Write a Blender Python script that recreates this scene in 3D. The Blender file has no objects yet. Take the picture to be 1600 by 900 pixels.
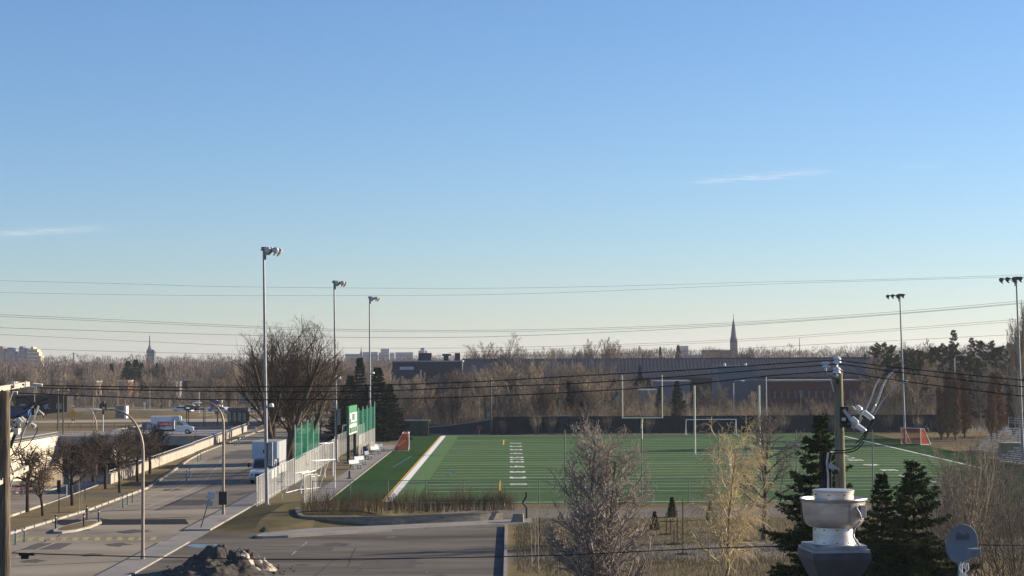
import bpy, bmesh, math, random
import numpy as np
from mathutils import Vector, Matrix

# ------------------------------------------------------------------ camera, sky, sun, exposure
scn = bpy.context.scene
C = scn.collection
R = math.radians
FPX = 2900.0
cam_d = bpy.data.cameras.new('camera'); cam = bpy.data.objects.new('camera', cam_d); C.objects.link(cam)
CH = 11.55
cam_d.sensor_width = 36.0; cam_d.lens = FPX/1600*36.0
cam_d.clip_start = 0.5; cam_d.clip_end = 12000
PITCH = math.atan(110/FPX); YAW = -math.atan(4/FPX); ROLL = R(-0.28)
Mcam = Matrix.Rotation(YAW, 4, 'Z') @ Matrix.Rotation(math.pi/2 + PITCH, 4, 'X') @ Matrix.Rotation(ROLL, 4, 'Z')
Mcam.translation = Vector((0, 0, CH))
cam.matrix_world = Mcam
scn.camera = cam

SUN_EL = R(16.5); SUN_A = R(21.0)           # angle from +X towards +Y
sdir = Vector((math.cos(SUN_EL)*math.cos(SUN_A), math.cos(SUN_EL)*math.sin(SUN_A), math.sin(SUN_EL)))
w = bpy.data.worlds.new('World'); scn.world = w; w.use_nodes = True
wt = w.node_tree; wt.nodes.clear()
wo = wt.nodes.new('ShaderNodeOutputWorld'); bg = wt.nodes.new('ShaderNodeBackground')
sky = wt.nodes.new('ShaderNodeTexSky'); sky.sky_type = 'NISHITA'; sky.sun_disc = False
sky.sun_elevation = SUN_EL; sky.sun_rotation = math.pi/2 - SUN_A
sky.altitude = 0; sky.air_density = 1.0; sky.dust_density = 0.1; sky.ozone_density = 6.0
bg.inputs['Strength'].default_value = 0.071
# two thin cirrus streaks high in the air, laid out by compass direction
def wnode(t, **k):
    n = wt.nodes.new(t)
    for a, b in k.items(): setattr(n, a, b)
    return n
def wmath(op, a, b=None):
    n = wnode('ShaderNodeMath', operation=op)
    for i, v in enumerate((a, b)):
        if v is None: continue
        if isinstance(v, (int, float)): n.inputs[i].default_value = v
        else: wt.links.new(v, n.inputs[i])
    return n.outputs[0]
tc = wnode('ShaderNodeTexCoord'); sp = wnode('ShaderNodeSeparateXYZ'); wt.links.new(tc.outputs['Generated'], sp.inputs[0])
az = wmath('ARCTAN2', sp.outputs[0], sp.outputs[1]); el = wmath('ARCSINE', sp.outputs[2])
cb = wnode('ShaderNodeCombineXYZ'); wt.links.new(wmath('MULTIPLY', az, 60), cb.inputs[0]); wt.links.new(wmath('MULTIPLY', el, 900), cb.inputs[1])
nz = wnode('ShaderNodeTexNoise'); nz.inputs['Scale'].default_value = 1.0; nz.inputs['Detail'].default_value = 5; wt.links.new(cb.outputs[0], nz.inputs['Vector'])
tot = None
for (a0, e0, la, le, sl, amp) in ((0.135, 0.0962, 0.034, 0.0016, 0.06, 0.5), (-0.248, 0.0672, 0.030, 0.0017, 0.07, 0.4), (0.22, 0.1, 0.012, 0.0015, 0.04, 0.15)):
    da = wmath('SUBTRACT', az, a0); de = wmath('SUBTRACT', wmath('SUBTRACT', el, e0), wmath('MULTIPLY', da, sl))
    g = wmath('ADD', wmath('POWER', wmath('ABSOLUTE', wmath('DIVIDE', da, la)), 3.0), wmath('POWER', wmath('ABSOLUTE', wmath('DIVIDE', de, le)), 2.0))
    g = wmath('MULTIPLY', wmath('EXPONENT', wmath('MULTIPLY', g, -1.0)), amp)
    tot = g if tot is None else wmath('ADD', tot, g)
mrw = wnode('ShaderNodeMapRange'); mrw.inputs['From Min'].default_value = .36; mrw.inputs['From Max'].default_value = .66; wt.links.new(nz.outputs['Fac'], mrw.inputs['Value'])
tot = wmath('MULTIPLY', tot, wmath('MULTIPLY', mrw.outputs[0], .62))
mxw = wnode('ShaderNodeMixRGB'); wt.links.new(tot, mxw.inputs[0]); wt.links.new(sky.outputs[0], mxw.inputs[1]); mxw.inputs[2].default_value = (7.2, 7.4, 7.3, 1)
tint = wnode('ShaderNodeMixRGB', blend_type='MULTIPLY'); tint.inputs[0].default_value = 1.0; wt.links.new(mxw.outputs[0], tint.inputs[1]); tint.inputs[2].default_value = (1.13, 1.0, .995, 1)
wt.links.new(tint.outputs[0], bg.inputs['Color']); wt.links.new(bg.outputs[0], wo.inputs['Surface'])

sun_d = bpy.data.lights.new('sun', 'SUN'); sun = bpy.data.objects.new('sun', sun_d); C.objects.link(sun)
sun_d.energy = 5.0; sun_d.angle = R(0.6); sun_d.color = (1.0, 0.84, 0.64)
sun.rotation_euler = sdir.to_track_quat('Z', 'Y').to_euler()
scn.view_settings.view_transform = 'Standard'; scn.view_settings.look = 'None'
scn.view_settings.gamma = 1; scn.view_settings.exposure = 1.16
scn.view_settings.use_curve_mapping = False
scn.render.engine = 'CYCLES'
scn.cycles.max_bounces = 6; scn.cycles.diffuse_bounces = 2; scn.cycles.glossy_bounces = 2
scn.cycles.transparent_max_bounces = 16; scn.cycles.volume_bounces = 0

# ------------------------------------------------------------------ helpers
R3 = Mcam.to_3x3()
def ray(px, py): return R3 @ Vector(((px-800)/FPX, (450-py)/FPX, -1.0))
def W(px, py, D):                      # point seen at a photo pixel at distance D north
    r = ray(px, py); t = D/r.y
    return Vector((r.x*t, D, CH + r.z*t))
def G(px, py, z=0.0):                  # point on the level z
    r = ray(px, py); t = (z-CH)/r.z
    return Vector((r.x*t, r.y*t, z))
def XD(px, D): return W(px, 600, D).x
def ZD(py, D, px=800): return W(px, py, D).z

def lin(c):
    return tuple(((x/12.92) if x <= 0.04045 else ((x+0.055)/1.055)**2.4) for x in c)
MATS = {}
def mat(name, col, col2=None, scale=1.0, rough=0.85, metal=0.0, bump=0.0, detail=5, world=False, stretch=None, spec=0.3, alpha=1.0, mid=(0.35, 0.65), col3=None, scale3=0.05, emis=0):
    if name in MATS: return MATS[name]
    m = bpy.data.materials.new(name); m.use_nodes = True; t = m.node_tree; N = t.nodes
    b = N['Principled BSDF']; b.inputs['Roughness'].default_value = rough; b.inputs['Metallic'].default_value = metal
    b.inputs['Specular IOR Level'].default_value = spec if rough < .8 else 0.0
    if world:
        g = N.new('ShaderNodeNewGeometry'); co = g.outputs['Position']
    else:
        g = N.new('ShaderNodeTexCoord'); co = g.outputs['Object']
    mp = N.new('ShaderNodeMapping'); t.links.new(co, mp.inputs[0])
    if stretch: mp.inputs['Scale'].default_value = stretch
    nz = N.new('ShaderNodeTexNoise'); nz.inputs['Scale'].default_value = scale; nz.inputs['Detail'].default_value = detail
    nz.inputs['Roughness'].default_value = 0.65
    t.links.new(mp.outputs[0], nz.inputs['Vector'])
    if col2 is None: col2 = tuple(c*0.8 for c in col)
    mr = N.new('ShaderNodeMapRange'); mr.inputs['From Min'].default_value = mid[0]; mr.inputs['From Max'].default_value = mid[1]
    t.links.new(nz.outputs['Fac'], mr.inputs['Value'])
    mx = N.new('ShaderNodeMixRGB'); t.links.new(mr.outputs[0], mx.inputs[0])
    mx.inputs[1].default_value = (*col, 1); mx.inputs[2].default_value = (*col2, 1)
    out = mx.outputs[0]
    if col3 is not None:
        n2 = N.new('ShaderNodeTexNoise'); n2.inputs['Scale'].default_value = scale3; n2.inputs['Detail'].default_value = 4
        t.links.new(mp.outputs[0], n2.inputs['Vector'])
        r2 = N.new('ShaderNodeMapRange'); r2.inputs['From Min'].default_value = 0.45; r2.inputs['From Max'].default_value = 0.62
        t.links.new(n2.outputs['Fac'], r2.inputs['Value'])
        m2 = N.new('ShaderNodeMixRGB'); t.links.new(r2.outputs[0], m2.inputs[0]); t.links.new(out, m2.inputs[1]); m2.inputs[2].default_value = (*col3, 1)
        out = m2.outputs[0]
    t.links.new(out, b.inputs['Base Color'])
    if bump:
        bp = N.new('ShaderNodeBump'); bp.inputs['Strength'].default_value = bump; bp.inputs['Distance'].default_value = 0.05
        t.links.new(nz.outputs['Fac'], bp.inputs['Height']); t.links.new(bp.outputs[0], b.inputs['Normal'])
    if alpha < 1: b.inputs['Alpha'].default_value = alpha
    MATS[name] = m
    return m

class MB:
    def __init__(s): s.v = []; s.f = []
    def quad(s, *p):
        i = len(s.v); s.v += [tuple(q) for q in p]; s.f.append(tuple(range(i, i+len(p)))); return s
    def box(s, c, size, rz=0.0, rx=0.0, ry=0.0):
        i = len(s.v); M = Matrix.Rotation(rz, 3, 'Z') @ Matrix.Rotation(ry, 3, 'Y') @ Matrix.Rotation(rx, 3, 'X')
        c = Vector(c)
        for x in (-.5, .5):
            for y in (-.5, .5):
                for z in (-.5, .5):
                    s.v.append(tuple(c + M @ Vector((x*size[0], y*size[1], z*size[2]))))
        for q in ((0,1,3,2),(4,6,7,5),(0,4,5,1),(2,3,7,6),(0,2,6,4),(1,5,7,3)): s.f.append(tuple(i+k for k in q))
        return s
    def tube(s, pts, rad, n=8, caps=True):
        pts = [Vector(p) for p in pts]; m = len(pts)
        if isinstance(rad, (int, float)): rad = [rad]*m
        i0 = len(s.v)
        for k in range(m):
            a = pts[max(0, k-1)]; b = pts[min(m-1, k+1)]; d = (b-a)
            if d.length < 1e-9: d = Vector((0, 0, 1))
            d.normalize()
            u = d.cross(Vector((0, 0, 1)) if abs(d.z) < 0.9 else Vector((1, 0, 0))).normalized(); v = d.cross(u)
            for j in range(n):
                t = 2*math.pi*j/n
                s.v.append(tuple(pts[k] + (u*math.cos(t) + v*math.sin(t))*rad[k]))
        for k in range(m-1):
            for j in range(n):
                a = i0+k*n+j; b = i0+k*n+(j+1) % n
                s.f.append((a, b, b+n, a+n))
        if caps:
            s.f.append(tuple(i0+j for j in range(n))[::-1]); s.f.append(tuple(i0+(m-1)*n+j for j in range(n)))
        return s
    def lathe(s, prof, n=24, c=(0, 0, 0), M=None):      # prof: list of (r, z)
        i0 = len(s.v); c = Vector(c)
        for r, z in prof:
            for j in range(n):
                t = 2*math.pi*j/n; p = Vector((r*math.cos(t), r*math.sin(t), z))
                if M is not None: p = M @ p
                s.v.append(tuple(c+p))
        for k in range(len(prof)-1):
            for j in range(n):
                a = i0+k*n+j; b = i0+k*n+(j+1) % n
                s.f.append((a, b, b+n, a+n))
        return s
    def prism(s, poly, z0, z1):                          # poly: xy outline
        i = len(s.v); n = len(poly)
        for x, y in poly: s.v.append((x, y, z0))
        for x, y in poly: s.v.append((x, y, z1))
        s.f.append(tuple(range(i, i+n))[::-1]); s.f.append(tuple(range(i+n, i+2*n)))
        for k in range(n): s.f.append((i+k, i+(k+1) % n, i+n+(k+1) % n, i+n+k))
        return s
    def sheet(s, poly, z):
        i = len(s.v)
        for x, y in poly: s.v.append((x, y, z))
        s.f.append(tuple(range(i, i+len(poly)))); return s
    def off(s, o):
        o = Vector(o); s.v = [tuple(Vector(p)-o) for p in s.v]; return s
    def build(s, name, m, parent=None, smooth=False, bevel=0):
        me = bpy.data.meshes.new(name); me.from_pydata(s.v, [], s.f); me.validate(); me.update()
        if smooth: me.shade_smooth(); me.set_sharp_from_angle(angle=R(38))
        if isinstance(m, (list, tuple)):
            for q in m: me.materials.append(q)
        else: me.materials.append(m)
        o = bpy.data.objects.new(name, me); C.objects.link(o)
        if parent is not None: o.parent = parent
        if bevel:
            bm = o.modifiers.new('bevel', 'BEVEL'); bm.width = bevel; bm.segments = 2
        return o
def tag(o, label=None, cat=None, group=None, kind=None):
    if label: o['label'] = label
    if cat: o['category'] = cat
    if group: o['group'] = group
    if kind: o['kind'] = kind
    return o
def thing(name, label, cat, loc=(0, 0, 0), rz=0.0, group=None):
    o = bpy.data.objects.new(name, None); C.objects.link(o); o.location = loc; o.rotation_euler = (0, 0, rz)
    o.empty_display_size = 0.2
    return tag(o, label, cat, group)
KIDS = {}
def kids(o): return [c for c in C.objects if c.parent == o]
def struct(o): o['kind'] = 'structure'; return o
def dup(root, loc, rz=0.0, label=None, group=None, scale=None, ch=None):
    r = root.copy(); C.objects.link(r); r.location = loc; r.rotation_euler = (0, 0, rz)
    if scale is not None: r.scale = scale if hasattr(scale, '__len__') else (scale,)*3
    if label: r['label'] = label
    if group: r['group'] = group
    for c, gs in (ch if ch is not None else [(c, kids(c)) for c in kids(root)]):
        c2 = c.copy(); C.objects.link(c2); c2.parent = r
        for g in gs:
            g2 = g.copy(); C.objects.link(g2); g2.parent = c2
    return r
def tree_of(root): return [(c, kids(c)) for c in kids(root)]
def text_mesh(body, size, M, name, m, parent=None, align='CENTER', ext=0.004, bold=0.0):
    cu = bpy.data.curves.new(name, 'FONT'); cu.body = body; cu.size = size; cu.align_x = align; cu.align_y = 'CENTER'; cu.extrude = ext; cu.offset = bold
    t = bpy.data.objects.new(name, cu); C.objects.link(t)
    bpy.context.view_layer.update()
    me = bpy.data.meshes.new_from_object(t.evaluated_get(bpy.context.evaluated_depsgraph_get()))
    bpy.data.objects.remove(t); me.name = name
    me.transform(M); me.materials.clear(); me.materials.append(m)
    o = bpy.data.objects.new(name, me); C.objects.link(o)
    if parent is not None: o.parent = parent
    return o
def crom(P, n=8):                                        # smooth curve through points
    P = [Vector(p) for p in P]; out = []
    for i in range(len(P)-1):
        p0 = P[max(0, i-1)]; p1 = P[i]; p2 = P[i+1]; p3 = P[min(len(P)-1, i+2)]
        for k in range(n):
            t = k/n
            out.append(0.5*((2*p1)+(p2-p0)*t+(2*p0-5*p1+4*p2-p3)*t*t+(3*p1-p0-3*p2+p3)*t**3))
    out.append(P[-1]); return out

# ------------------------------------------------------------------ materials
asph = mat('asphalt', (.25, .222, .18), (.18, .162, .135), 0.6, 0.9, detail=12, bump=0.1, world=True, stretch=(.5, 1, 1), col3=(.28, .25, .205), scale3=.15)
asph_lot = mat('lot_asphalt', (.135, .125, .112), (.075, .072, .068), 0.35, 0.9, bump=0.1, world=True, stretch=(.22, 1, 1), detail=12, col3=(.16, .148, .132), scale3=.25)
asph_shadow = mat('painted_road_shadow', (.03, .033, .042), (.038, .04, .048), 1.5, 0.9, world=True)  # bluish dark tone of a shadow on the road, held in the colour
conc = mat('concrete', (.36, .33, .28), (.27, .25, .22), 0.8, 0.9, bump=0.1, world=True)
conc_d = mat('weathered_concrete', (.27, .26, .245), (.20, .195, .19), 0.5, 0.9, world=True)
grass_dry = mat('dry_grass', (.215, .165, .095), (.15, .125, .07), 0.35, 1.0, bump=0.5, world=True, detail=9, col3=(.13, .115, .085), scale3=0.07)
grass_ol = mat('olive_grass', (.15, .125, .07), (.10, .09, .052), 0.6, 1.0, bump=0.4, world=True, detail=8)
gravel = mat('gravel', (.17, .16, .145), (.12, .115, .105), 0.9, 1.0, bump=0.3, world=True, detail=8, col3=(.2, .18, .15))
turf = mat('artificial_turf', (.070, .126, .056), (.052, .100, .042), 0.5, 0.95, world=True, detail=10, stretch=(.10, 1, 1), col3=(.085, .140, .068), scale3=.12)
turf_d = mat('dark_turf', (.040, .080, .034), (.030, .066, .027), 0.5, 0.95, world=True, stretch=(1, .2, 1))
turf_l = mat('light_turf', (.11, .185, .09), (.10, .17, .08), 0.5, 0.95, world=True)
white = mat('white_paint', (.80, .79, .76), (.70, .69, .66), 2.0, 0.7, world=True)
linep = mat('field_line_paint', (.60, .66, .54), (.42, .52, .38), 1.2, 0.9, world=True)
yellow = mat('yellow_paint', (.75, .48, .08), (.6, .38, .07), 2.0, 0.8, world=True)
xwalk = mat('worn_crossing_paint', (.42, .34, .17), (.24, .21, .14), 2.5, 0.9, world=True)
roadline = mat('worn_road_line', (.42, .41, .38), (.22, .21, .2), 1.3, 0.9, world=True)
galv = mat('galvanised_steel', (.42, .43, .44), (.33, .34, .35), 3, 0.5, 0.6)
steel_l = mat('pale_steel', (.55, .55, .54), (.45, .45, .45), 3, 0.5, 0.3)
dark = mat('black_metal', (.02, .02, .022), (.03, .03, .032), 4, 0.6)
darkg = mat('dark_grey', (.06, .062, .068), (.045, .047, .05), 2, 0.8)
bronze = mat('tan_lamp_paint', (.30, .24, .18), (.24, .19, .15), 3, 0.55, 0.2)
wood = mat('weathered_pole_wood', (.19, .16, .12), (.055, .047, .04), 5, 0.9, stretch=(4, 4, .25), bump=0.3)
wood_g = mat('greenish_pole_wood', (.27, .26, .17), (.12, .115, .09), 5, 0.9, stretch=(4, 4, .25), bump=0.3)
armwood = mat('bleached_crossarm_wood', (.52, .47, .38), (.36, .32, .26), 6, 0.85, stretch=(4, 1, 4))
porc = mat('pale_porcelain', (.62, .64, .68), (.55, .57, .6), 4, 0.25, spec=0.6)
cable = mat('black_cable', (.012, .012, .013), None, 2, 0.6)
wire_h = mat('power_line_aluminium', (.10, .105, .11), None, 2, 0.6)
bark_d = mat('dark_bark', (.075, .06, .05), (.11, .09, .072), 3, 0.95, stretch=(3, 3, .6), bump=0.4)
bark_g = mat('grey_bark', (.19, .165, .145), (.13, .11, .095), 4, 0.95, stretch=(3, 3, .6))
bark_l = mat('pale_bark', (.34, .30, .24), (.25, .21, .17), 4, 0.95, stretch=(3, 3, .6))
bark_y = mat('yellow_willow_bark', (.56, .46, .28), (.42, .34, .20), 3, 0.95)
twig_b = mat('brown_twigs', (.21, .168, .135), (.15, .12, .10), .8, 1.0)
twig_t = mat('tan_twigs', (.34, .28, .205), (.255, .21, .155), .8, 1.0)
twig_p = mat('purple_brown_twigs', (.17, .12, .105), (.13, .09, .082), .05, 1.0, world=True)
rust_leaf = mat('rusty_dead_leaves', (.21, .13, .08), (.14, .09, .06), 1.5, 1.0)
needle = mat('spruce_needles', (.070, .085, .036), (.030, .044, .022), 2.5, 0.9)
needle_l = mat('light_conifer_needles', (.085, .095, .032), (.05, .062, .025), 2.0, 0.9)  # lighter yellow-green needles of the dwarf conifers
needle_t = mat('dark_conifer_needles', (.022, .042, .026), (.018, .032, .02), 1.0, 0.9)
pine = mat('pine_needles', (.085, .092, .048), (.05, .06, .034), 1.0, 0.9)
greenp = mat('scoreboard_green', (.04, .20, .085), (.035, .17, .075), 2, 0.5)
netg = mat('green_netting', (.02, .12, .08), (.015, .09, .062), 0.6, 0.9, alpha=0.52, stretch=(1, 1, .3))
slats = mat('white_privacy_slats', (.50, .50, .48), (.26, .27, .27), 1.6, 0.7, stretch=(1, 1, .02), alpha=0.32)
chain = mat('chain_link_mesh', (.20, .21, .20), None, 3, 0.6, alpha=0.14)
orange_net = mat('orange_goal_net', (.72, .17, .08), (.6, .13, .06), 2, 0.9, alpha=0.55)
white_p = mat('white_enamel', (.78, .78, .77), (.70, .70, .69), 2, 0.45)
red_p = mat('red_panel', (.55, .05, .05), (.48, .045, .045), 2, 0.5)
glass_d = mat('dark_glass', (.02, .025, .032), None, 2, 0.12, spec=0.8)
glass_b = mat('bluish_glass', (.16, .20, .24), (.12, .15, .19), 2, 0.2, spec=0.8)
rubber = mat('tyre_rubber', (.018, .018, .018), None, 2, 0.9)
soil = mat('dark_soil', (.055, .045, .035), (.035, .03, .025), 3, 1.0, bump=0.5)
snow = mat('sunlit_dirty_snow', (.52, .47, .40), (.12, .10, .085), 3.5, 0.9, bump=0.5, mid=(.42, .58))
screen_f = mat('dark_windscreen_fabric', (.024, .036, .042), (.015, .023, .028), 0.25, 0.95, world=True, stretch=(.6, 1, 1))
spun = mat('spun_aluminium', (.60, .55, .51), (.38, .345, .32), 3.5, 0.40, 0.75, detail=9, bump=.08, stretch=(1, 1, 2.2))
sheetm = mat('galvanised_sheet', (.33, .35, .38), (.20, .215, .24), 6, 0.5, 0.5)
dishm = mat('grey_dish_paint', (.17, .19, .22), (.15, .17, .2), 2, 0.55)
block = mat('grey_wall_block', (.27, .245, .205), (.17, .155, .13), 3, 0.95, bump=0.4, stretch=(.6, .6, 2.5))
blue_p = mat('blue_sign_paint', (.05, .10, .32), None, 2, 0.5)
blue_seat = mat('pale_blue_bench_plastic', (.12, .17, .23), (.10, .145, .20), 2, 0.5)
navy = mat('navy_plastic', (.03, .04, .085), None, 2, 0.6)
roadsign_y = mat('orange_yellow_sign', (.85, .38, .03), None, 2, 0.5)
# ------------------------------------------------------------------ trees (grown as skeletons, meshed in one go)
def rvec(rng): 
    while True:
        v = Vector((rng.uniform(-1, 1), rng.uniform(-1, 1), rng.uniform(-1, 1)))
        if 0.05 < v.length < 1: return v.normalized()
def grow(rng, lv, p, d, L, r, out):
    """lv: list of dicts: n segs, wig, up, kids, ang, ratio, start, taper"""
    s = lv[0]; n = s['n']; st = L/n; pts = [p.copy()]; rad = [r]; dirs = [d.copy()]
    for i in range(n):
        d = (d + rvec(rng)*s['wig'] + Vector((0, 0, s['up']))).normalized()
        p = p + d*st; pts.append(p.copy()); dirs.append(d.copy())
        rad.append(max(s.get('rmin', .002), r*(1-(1-s['taper'])*(i+1)/n)))
    out.append((len(lv), pts, rad))
    if len(lv) == 1: return
    k = s['kids']; a0 = rng.uniform(0, 6.28)
    for j in range(k):
        t = s['start'] + (1-s['start'])*((j+rng.uniform(.1, .9))/k); t = min(.999, t)
        f = t*n; i = int(f); q = pts[i].lerp(pts[i+1], f-i); dd = dirs[i+1]
        u = dd.cross(Vector((0, 0, 1)) if abs(dd.z) < .95 else Vector((1, 0, 0))).normalized(); v = dd.cross(u)
        a0 += 2.4 + rng.uniform(-.4, .4)
        ang = s['ang']*rng.uniform(.7, 1.25)
        nd = dd*math.cos(ang) + (u*math.cos(a0)+v*math.sin(a0))*math.sin(ang)
        ln = L*s['ratio']*rng.uniform(.7, 1.15)*(1-s.get('fall', .45)*(t-s['start'])/(1-s['start']+1e-6))
        rr = rad[i]*s.get('rr', .6)
        grow(rng, lv[1:], q, nd, ln, rr, out)
def paths_mesh(name, paths, sides=(3, 3, 4, 5, 6, 7), zmin=None):
    V = []; F = []; b = 0
    for lvl, pts, rad in paths:
        n = sides[min(lvl-1, len(sides)-1)]; m = len(pts)
        P = np.array([tuple(q) for q in pts]); D = np.gradient(P, axis=0); D /= (np.linalg.norm(D, axis=1, keepdims=True)+1e-9)
        ref = np.array([0., 0., 1.]) if abs(D[:, 2]).max() < .93 else np.array([1., .13, 0.])
        U = np.cross(D, ref); U /= (np.linalg.norm(U, axis=1, keepdims=True)+1e-9); Q = np.cross(D, U); rr = np.array(rad)[:, None]
        if n == 2:
            V.append(np.stack([P-U*rr, P+U*rr], 1).reshape(-1, 3))
            for k in range(m-1):
                a = b+k*2; F.append((a, a+1, a+3, a+2))
            b += m*2; continue
        ring = [P + (U*math.cos(2*math.pi*j/n)+Q*math.sin(2*math.pi*j/n))*rr for j in range(n)]
        V.append(np.stack(ring, 1).reshape(-1, 3))
        for k in range(m-1):
            for j in range(n):
                a = b+k*n+j; c = b+k*n+(j+1) % n; F.append((a, c, c+n, a+n))
        b += m*n
    me = bpy.data.meshes.new(name); me.from_pydata(np.concatenate(V).tolist(), [], F); me.update(); me.shade_smooth()
    return me
def mobj(name, me, m, parent):
    me.materials.append(m); o = bpy.data.objects.new(name, me); C.objects.link(o); o.parent = parent; return o
def make_tree(name, label, cat, seed, lv, L, r, m_trunk, m_twig, d=(0, 0, 1), group=None, split=None, sides=(3, 3, 4, 5, 6, 7), stems=1, fan=.5, clip=None, toh=None):
    rng = random.Random(seed); out = []
    if stems == 1: grow(rng, lv, Vector((0, 0, -.1)), Vector(d).normalized(), L, r, out)
    else:
        for k in range(stems):
            a = 2*math.pi*(k+rng.uniform(-.2, .2))/stems; f = fan*rng.uniform(.4, 1.0)
            grow(rng, lv, Vector((math.cos(a)*.12, math.sin(a)*.12, -.1)), Vector((math.cos(a)*f, math.sin(a)*f, 1)).normalized(), L*rng.uniform(.8, 1), r, out)
    split = split if split is not None else len(lv)-1
    if toh:
        s_ = toh/max(q.z for l_, ps_, r_ in out for q in ps_); out = [(l_, [q*s_ for q in ps_], [a_*max(1, s_) if l_ > 2 else a_ for a_ in r_]) for l_, ps_, r_ in out]
    if clip:
        cx, cz, rx, rz = clip; o2 = []; crng = random.Random(seed)
        for l_, ps_, r_ in out:
            k_ = len(ps_); lim = crng.uniform(.82, 1.08)
            for i_, q in enumerate(ps_):
                if q.z > (.5 if l_ < len(lv) else cz) and ((q.x-cx)**2+q.y**2)/rx**2+((q.z-cz)/rz)**2 > lim: k_ = i_; break
            if k_ >= 2: o2.append((l_, ps_[:k_], [a_*(1-(.75*i_/(k_-1) if k_ < len(ps_) else 0)) for i_, a_ in enumerate(r_[:k_])]))
        out = o2
    t = thing(name, label, cat, group=group)
    mobj('trunk', paths_mesh('trunk', [q for q in out if q[0] > split], sides), m_trunk, t)
    mobj('crown', paths_mesh('crown', [q for q in out if q[0] <= split], sides), m_twig, t)
    return t
def S(n, wig, up, kids=0, ang=.7, ratio=.5, start=.3, taper=.4, **k): return dict(n=n, wig=wig, up=up, kids=kids, ang=ang, ratio=ratio, start=start, taper=taper, **k)

def conifer(name, label, cat, seed, h, rad, m_n, droop=.35, step=.32, dens=1.0, nl=.10, nw=.035, base=.06, sparse=0.0, m_tr=None, group=None, round_=False, uneven=.25, kk=3):
    """trunk, whorls of limbs; needles are many small leaf-sized faces along every limb and side shoot"""
    rng = random.Random(seed); rnd = np.random.RandomState(seed)
    t = thing(name, label, cat, group=group); limbs = []; anchors = []
    limbs.append((6, [Vector((0, 0, -.1)), Vector((rng.uniform(-.03, .03)*h*.2, 0, h*.5)), Vector((0, 0, h))], [h*.016+.02, h*.01+.01, .006]))
    z = h*base
    while z < h*.985:
        f = 1-z/h
        R_ = rad*(f**1.0 if not round_ else math.sqrt(max(0, 1-(2*z/h-.9)**2/1.25))) + .02*rad
        nb = max(3, int((5+3*f)*dens))
        a0 = rng.uniform(0, 6.28)
        for k in range(nb):
            if rng.random() < sparse: continue
            a = a0+2*math.pi*k/nb+rng.uniform(-.25, .25); L = R_*rng.uniform(1-uneven*1.6, 1+uneven)
            u = Vector((math.cos(a), math.sin(a), 0)); n = 6; pts = []
            for i in range(n+1):
                q = i/n; pts.append(Vector((0, 0, z)) + u*L*q + Vector((0, 0, L*(-droop*q + droop*.75*q*q*q + (.12*(1-f)+1.3*max(0, (1-f)-.6))*q))))
            limbs.append((2, pts, [.006+.012*L*(1-i/(n+.3)) for i in range(n+1)]))
            side = u.cross(Vector((0, 0, 1)))
            ns = max(3, int(L/.16*dens))
            for j in range(ns):
                q = .12+.88*(j+rng.random())/ns; i = min(n-1, int(q*n)); p0 = pts[i].lerp(pts[i+1], q*n-i)
                for sgn in (-1, 1):
                    sl = L*.42*(1.05-q)*rng.uniform(.6, 1.2)+.07
                    dv = (u*.75+side*sgn*rng.uniform(.5, 1.0)+Vector((0, 0, rng.uniform(-.45, .12)))).normalized()
                    anchors.append((p0, dv, sl))
        z += step*(.55+.6*f)*rng.uniform(.8, 1.2)
    P0 = []; DV = []
    for p0, dv, sl in anchors:
        m = max(2, int(sl/(nl*.55)))
        for i in range(m): P0.append(tuple(p0+dv*sl*(i+.5)/m)); DV.append(tuple(dv))
    P0 = np.array(P0); DV = np.array(DV); K = kk
    P = np.repeat(P0, K, 0); D = np.repeat(DV, K, 0)+rnd.normal(0, .42, (len(P0)*K, 3)); D /= np.linalg.norm(D, axis=1, keepdims=True)
    P = P + rnd.normal(0, nl*.15, P.shape)
    S_ = np.cross(D, rnd.normal(0, 1, P.shape)); S_ /= (np.linalg.norm(S_, axis=1, keepdims=True)+1e-9)
    ln = nl*rnd.uniform(.7, 1.3, (len(P), 1)); wd = nw*rnd.uniform(.7, 1.3, (len(P), 1))
    V = np.stack([P-S_*wd*.5, P+D*ln*.5-S_*wd*.6, P+D*ln, P+D*ln*.5+S_*wd*.6], 1).reshape(-1, 3)
    n = len(P); idx = np.arange(n*4).reshape(n, 4)
    me = bpy.data.meshes.new('crown'); me.from_pydata(V.tolist(), [], idx.tolist()); me.update()
    mobj('trunk', paths_mesh('trunk', limbs), m_tr or bark_d, t); mobj('crown', me, m_n, t)
    return t
def leafy(name, label, cat, seed, h, rad, m_l, m_t, n=5000, ls=.12, group=None, col=True):
    rng = random.Random(seed); rnd = np.random.RandomState(seed); t = thing(name, label, cat, group=group); out = []
    grow(rng, [S(8, .04, .03, 80, .45, .26, .04, .2, fall=.62), S(4, .12, .18, 4, .6, .5, .2, .4), S(3, .2, .1)], Vector((0, 0, -.1)), Vector((0, 0, 1)), h, h*.018, out)
    mobj('trunk', paths_mesh('trunk', out), m_t, t)
    pts = [p for l, ps, r in out if l <= 2 for p in ps[1:]]
    P = np.array([tuple(pts[rng.randrange(len(pts))]) for _ in range(n)])+rnd.normal(0, rad*.16, (n, 3))
    D = rnd.normal(0, 1, (n, 3)); D /= np.linalg.norm(D, axis=1, keepdims=True); S_ = np.cross(D, rnd.normal(0, 1, (n, 3))); S_ /= np.linalg.norm(S_, axis=1, keepdims=True)
    ln = ls*rnd.uniform(.5, 1.2, (n, 1))
    V = np.stack([P-S_*ln*.35, P+D*ln*.5, P+S_*ln*.35, P-D*ln*.5], 1).reshape(-1, 3)
    me = bpy.data.meshes.new('crown'); me.from_pydata(V.tolist(), [], np.arange(n*4).reshape(n, 4).tolist()); me.update()
    mobj('crown', me, m_l, t); return t

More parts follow.
